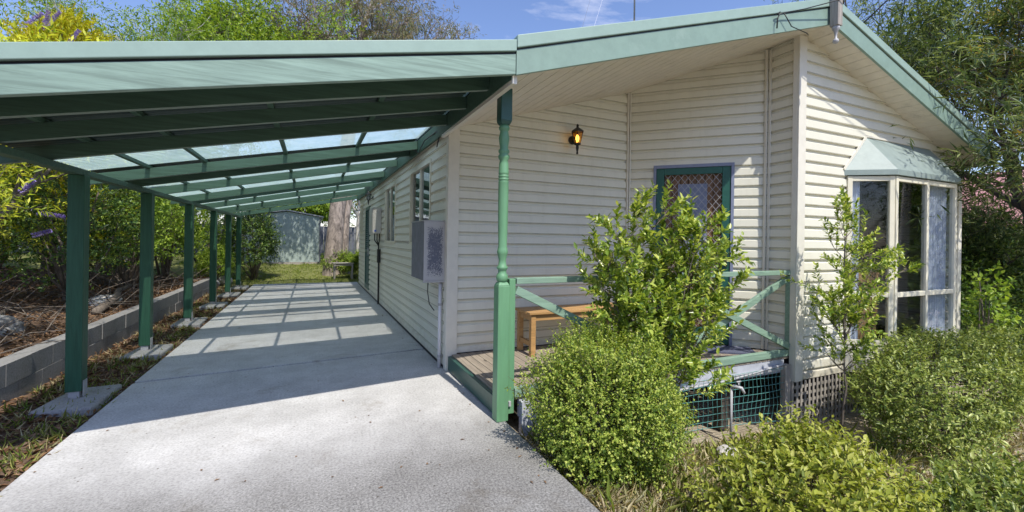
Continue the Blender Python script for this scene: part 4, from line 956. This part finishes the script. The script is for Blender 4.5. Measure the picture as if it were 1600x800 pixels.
tree('feathery_tree', 'feathery green tree with bare grey branches above the carport roof', 'tree', (-4.9, 16.5, .6), 3.6, (.05, 0, 1), 3.0, .15, 3, M['l_mid'], M['bark_pale'], .10, .03, 7, 52, .35, .04, .25, (3, 5), .66, (25, 60), .8, 0, 2, .18, first=7)
tree('broadleaf_tree', 'bright green broad-leaved tree above the middle of the carport roof', 'tree', (-2.9, 19.0, .4), 5.0, (.06, 0, 1), 3.0, .18, 3, M['l_bright'], M['bark'], .15, .065, 4, 53, .4, .05, .22, (4, 5), .64, (25, 60), .8, -.1, 2, .22, first=7)
# gum tree
gt = thing('gum_tree', 'big gum tree with patchy bark trunk on the far lawn beyond the driveway', 'tree', (.75, 17.9, .15)); g = Grow(64)
g.mb.tube([(.75, 17.9, -.2), (.75, 17.9, .2), (.78, 17.9, 1.2), (.88, 18.0, 2.6), (1.15, 18.3, 4.6), (1.5, 18.8, 7.2), (1.7, 19, 9)], [.46, .37, .31, .28, .26, .22, .17], 16, False)
g.mb.tube([(1.12, 18.0, -.1), (1.12, 18.0, .8), (1.2, 18.1, 2.2), (1.4, 18.3, 3.8)], [.26, .17, .14, .12], 10, False)
for (p, d, L) in (((1.3, 18.5, 5.8), (.9, .1, .75), 3.6), ((1.3, 18.5, 5.8), (-.9, .1, .8), 3.4), ((1.4, 18.6, 6.4), (.3, -.3, .9), 3.2), ((1.4, 18.6, 6.6), (-.4, -.2, .9), 3.2), ((1.5, 18.8, 7.2), (.9, .1, .7), 3.3), ((1.7, 19, 9), (.4, .3, .9), 3.2), ((1.7, 19, 9), (-.6, .2, .6), 3.0), ((1.5, 18.8, 7.2), (-.8, .3, .5), 2.6), ((1.6, 18.9, 8.2), (1, -.2, .35), 3.2), ((1.7, 19, 9), (.9, .2, .3), 3.0), ((1.7, 19, 9), (0, -.4, .9), 2.8)):
    g.branch(p, (d[0], d[1] + .45, d[2]), L, .11, 3, .22, .04, (4, 5), .64, (25, 60))
g.mb.build('trunk', M['bark_gum'], gt, True)
rng = np.random.default_rng(19); B, S = g.arrays(); S = unit(S * .5 + np.array([0, 0, -.5]) + rng.normal(size=S.shape) * .4)
P, D, Nn, LL, WW = sprig_leaves(B, S, .45, 6, .18, .028, .6, -.5); leaf_mesh('crown', P, D, Nn, LL, WW, M['l_euc'], gt)
tree('pale_trunk_tree', 'small pale-barked tree right of the gum trunk, by the back fence', 'tree', (1.95, 20.5, .3), 2.2, (-.03, 0, 1), 2.0, .11, 2, M['l_euc'], M['bark_pale'], .13, .02, 5, 66, .3, .05, .3, (3, 4), .66, (25, 60), .6, -.3, first=4)
for i, (x, y, h, m, sd, lb) in enumerate(((-10, 17, 3.5, 'l_dark', 81, 'dark backdrop tree far left beyond the bank'), (-9, 24, 4.5, 'l_mid', 82, 'mid green backdrop tree behind the bank shrubs'), (-6.5, 29, 4.5, 'l_dark', 83, 'dark backdrop tree behind the shed, left of it'), (-1, 31, 3.8, 'l_mid', 84, 'rounded backdrop tree behind the shed roof'), (4.5, 31, 4.5, 'l_euc', 85, 'grey-green backdrop tree behind the fence beyond the house'))):
    tree('backdrop_tree', lb, 'tree', (x, y, .6), h * .5, (0, 0, 1), h * .55, .2, 3, M[m], M['bark'], .2, .09, 5, sd, .45, .02, .25, (3, 5), .66, (30, 75), .9, 0, 2, .25, 'trees behind the garden', 7)

for i, (x, y, h, m, sd, lb) in enumerate(((-7, -15, 4, 'l_dark', 91, 'street tree across the road, left'), (0, -16, 4.5, 'l_mid', 92, 'street tree across the road, middle'), (8, -15, 4.5, 'l_dark', 93, 'street tree across the road, right'), (17, -6, 4, 'l_dark', 94, 'dark garden tree right of the front garden'), (16.5, -1, 3.6, 'l_mid', 95, 'green garden tree right of the front garden'))):
    tree('street_tree', lb, 'tree', (x, y, H(x, y)), h * .4, (0, 0, 1), h * .55, .2, 3, M[m], M['bark'], .24, .11, 4, sd, .45, .02, .25, (3, 5), .66, (30, 80), .9, 0, 2, .3, 'trees in front of the house', 7)

# ------------------------------------------------------------------ grass, litter
rng = np.random.default_rng(23)
def blades(name, boxes, n, L, W, m, label, lean=.5, clump=6, cond=None):
    Ps = []
    for (x0, x1, y0, y1, w) in boxes:
        k = int(n * w / clump); c = np.stack([x0 + (x1 - x0) * rng.random(k), y0 + (y1 - y0) * rng.random(k)], 1)
        q = np.repeat(c, clump, 0) + rng.normal(size=(k * clump, 2)) * .03
        Ps += [(a, b, H(a, b) - .01) for a, b in q if x0 <= a <= x1 and y0 <= b <= y1]
    P = np.array(Ps); D = rng.normal(size=P.shape) * lean; D[:, 2] = .5 + rng.random(len(P)); Nn = rng.normal(size=P.shape); Nn[:, 2] = .2
    tag(leaf_mesh(name, P, D, Nn, L * (.5 + rng.random(len(P))), W, M[m], None, .1, .25), label, 'ground cover', None, 'stuff')
blades('verge_grass', [(-2.36, -1.63, 3.0, 6.6, .55), (-2.36, -1.63, 6.6, 15.5, .35), (-1.85, -1.63, 2.5, 9, .35)], 1500, .085, .006, 'grass', 'tufts of green grass along the driveway edge', .7)
blades('verge_straw', [(-2.38, -1.64, 2.6, 15.5, 1)], 3000, .09, .005, 'straw', 'dry grass and straw along the driveway edge', 1.2)
blades('dry_grass', [(1.6, 5.2, .8, 3.25, .8), (5.2, 8.8, 1.0, 2.4, .25)], 26000, .11, .0045, 'straw', 'dry straw-coloured grass on the garden bed', 1.1)
blades('garden_grass', [(1.6, 5.6, .8, 3.25, 1)], 2600, .16, .006, 'grass', 'sparse green grass growing through the dry bed', .6)
blades('lawn_grass', [(-3.5, 3.5, 15.9, 21, .85), (-3.5, 3.5, 21, 25, .15)], 16000, .07, .012, 'grass', 'short patchy lawn beyond the driveway', .7)
n = 9000; P = np.stack([-2.6 - 4.0 * rng.random(n) ** 1.5, 3 + 12 * rng.random(n)], 1); k = 5200; P = np.concatenate([P, np.stack([-2.4 + .76 * rng.random(k), 2.8 + 12.5 * rng.random(k)], 1)])
P = np.array([(a, b, H(a, b) + .008 + .02 * rng.random()) for a, b in P]); D = rng.normal(size=P.shape); D[:, 2] *= .25; Nn = rng.normal(size=P.shape) * .3; Nn[:, 2] = 1
tag(leaf_mesh('leaf_litter', P, D, Nn, .06 * (.5 + rng.random(len(P))), .022, M['litter'], None, .3, .2), 'brown fallen leaves and bark mulch on the bank', 'leaf litter', None, 'stuff')
n = 150; P = np.stack([-1.6 + 3.0 * rng.random(n), 2.0 + 13.5 * rng.random(n) ** 1.1, np.full(n, .004)], 1); e_ = rng.random(n) < .4; P[e_, 0] = np.where(rng.random(e_.sum()) < .5, -1.58 + .2 * rng.random(e_.sum()) ** 2, 1.38 - .25 * rng.random(e_.sum()) ** 2)
D = rng.normal(size=P.shape); D[:, 2] = .05; Nn = np.tile([0, 0, 1.], (n, 1)); tag(leaf_mesh('driveway_leaves', P, D, Nn, .03 * (.4 + rng.random(n)), .014, M['litter'], None, .2, .05), 'scattered dry leaves on the concrete driveway', 'leaf litter', None, 'stuff')
mb = MB(); random.seed(4)
for i in range(260):
    x, y = -2.65 - 2.2 * random.random() ** 1.3, 4 + 10.5 * random.random(); z = H(x, y); a = random.uniform(0, 6.28); L = random.uniform(.3, .9); e = random.uniform(0, .9)
    p = Vector((x, y, z + .02)); d = Vector((math.cos(a), math.sin(a), e)); m_ = p + d * L * .5 + Vector((0, 0, .05)); mb.tube([p, m_, p + d * L + Vector((random.uniform(-.1, .1), 0, -.05 * e))], [.007, .005, .002], 4, False)
tag(mb.build('dry_twigs', M['bark'], None, True), 'tangle of dry pale twigs on the bank behind the block wall', 'twigs', None, 'stuff')

# ------------------------------------------------------------------ light, sky, camera
k, m_ = .66, .05
w = bpy.data.worlds.new('World'); scene.world = w; w.use_nodes = True; nt = w.node_tree
sky = nt.nodes.new('ShaderNodeTexSky'); sky.sky_type = 'NISHITA'; sky.sun_disc = False
sky.sun_elevation = math.atan2(1, math.hypot(k, m_)); sky.sun_rotation = math.pi - math.atan2(m_, k); sky.ozone_density = 3.5; sky.air_density = 1.1; sky.dust_density = .6
bg = nt.nodes['Background']; tint = mixc(nt, 1.0, sky.outputs[0], (.99, .94, 1.07), 'MULTIPLY'); wc = N(nt, 'ShaderNodeTexCoord'); wm = N(nt, 'ShaderNodeMapping'); wm.inputs['Scale'].default_value = (1, 1, 3.2); nt.links.new(wc.outputs['Generated'], wm.inputs[0]); tint = mixc(nt, ramp(nt, noise(nt, wm.outputs[0], 3.2, 9, .62, .3), [(.56, (0, 0, 0)), (.78, (.55, .55, .55))]), tint, (6.5, 6.5, 7)); nt.links.new(tint, bg.inputs[0]); bg.inputs[1].default_value = .15
sd = bpy.data.lights.new('sun', 'SUN'); sd.energy = 3.9; sd.angle = R(.53); sd.color = (1, .95, .85)
so = bpy.data.objects.new('sun', sd); COL.objects.link(so); so.rotation_euler = Vector((-m_, k, -1)).to_track_quat('-Z', 'Y').to_euler(); so.location = (2, -10, 15)
cd = bpy.data.cameras.new('camera'); co = bpy.data.objects.new('camera', cd); COL.objects.link(co); scene.camera = co
cd.sensor_width = 36; cd.lens = 687 / 1600 * 36; cd.shift_y = -25 / 1600; cd.clip_start = .05; cd.clip_end = 600
yaw, roll = R(24.5), R(.85); r0 = Vector((math.cos(yaw), -math.sin(yaw), 0)); up0 = Vector((0, 0, 1)); fw = Vector((math.sin(yaw), math.cos(yaw), 0))
c_, s_ = math.cos(roll), math.sin(roll); rt = r0 * c_ + up0 * s_; up = up0 * c_ - r0 * s_
co.matrix_world = Matrix((( rt.x, up.x, -fw.x, 0), (rt.y, up.y, -fw.y, 0), (rt.z, up.z, -fw.z, 1.5), (0, 0, 0, 1)))
scene.view_settings.view_transform = 'Standard'; scene.view_settings.look = 'None'; scene.view_settings.exposure = .40; scene.view_settings.gamma = 1
scene.cycles.max_bounces = 8; scene.cycles.transparent_max_bounces = 16; scene.cycles.use_denoising = True
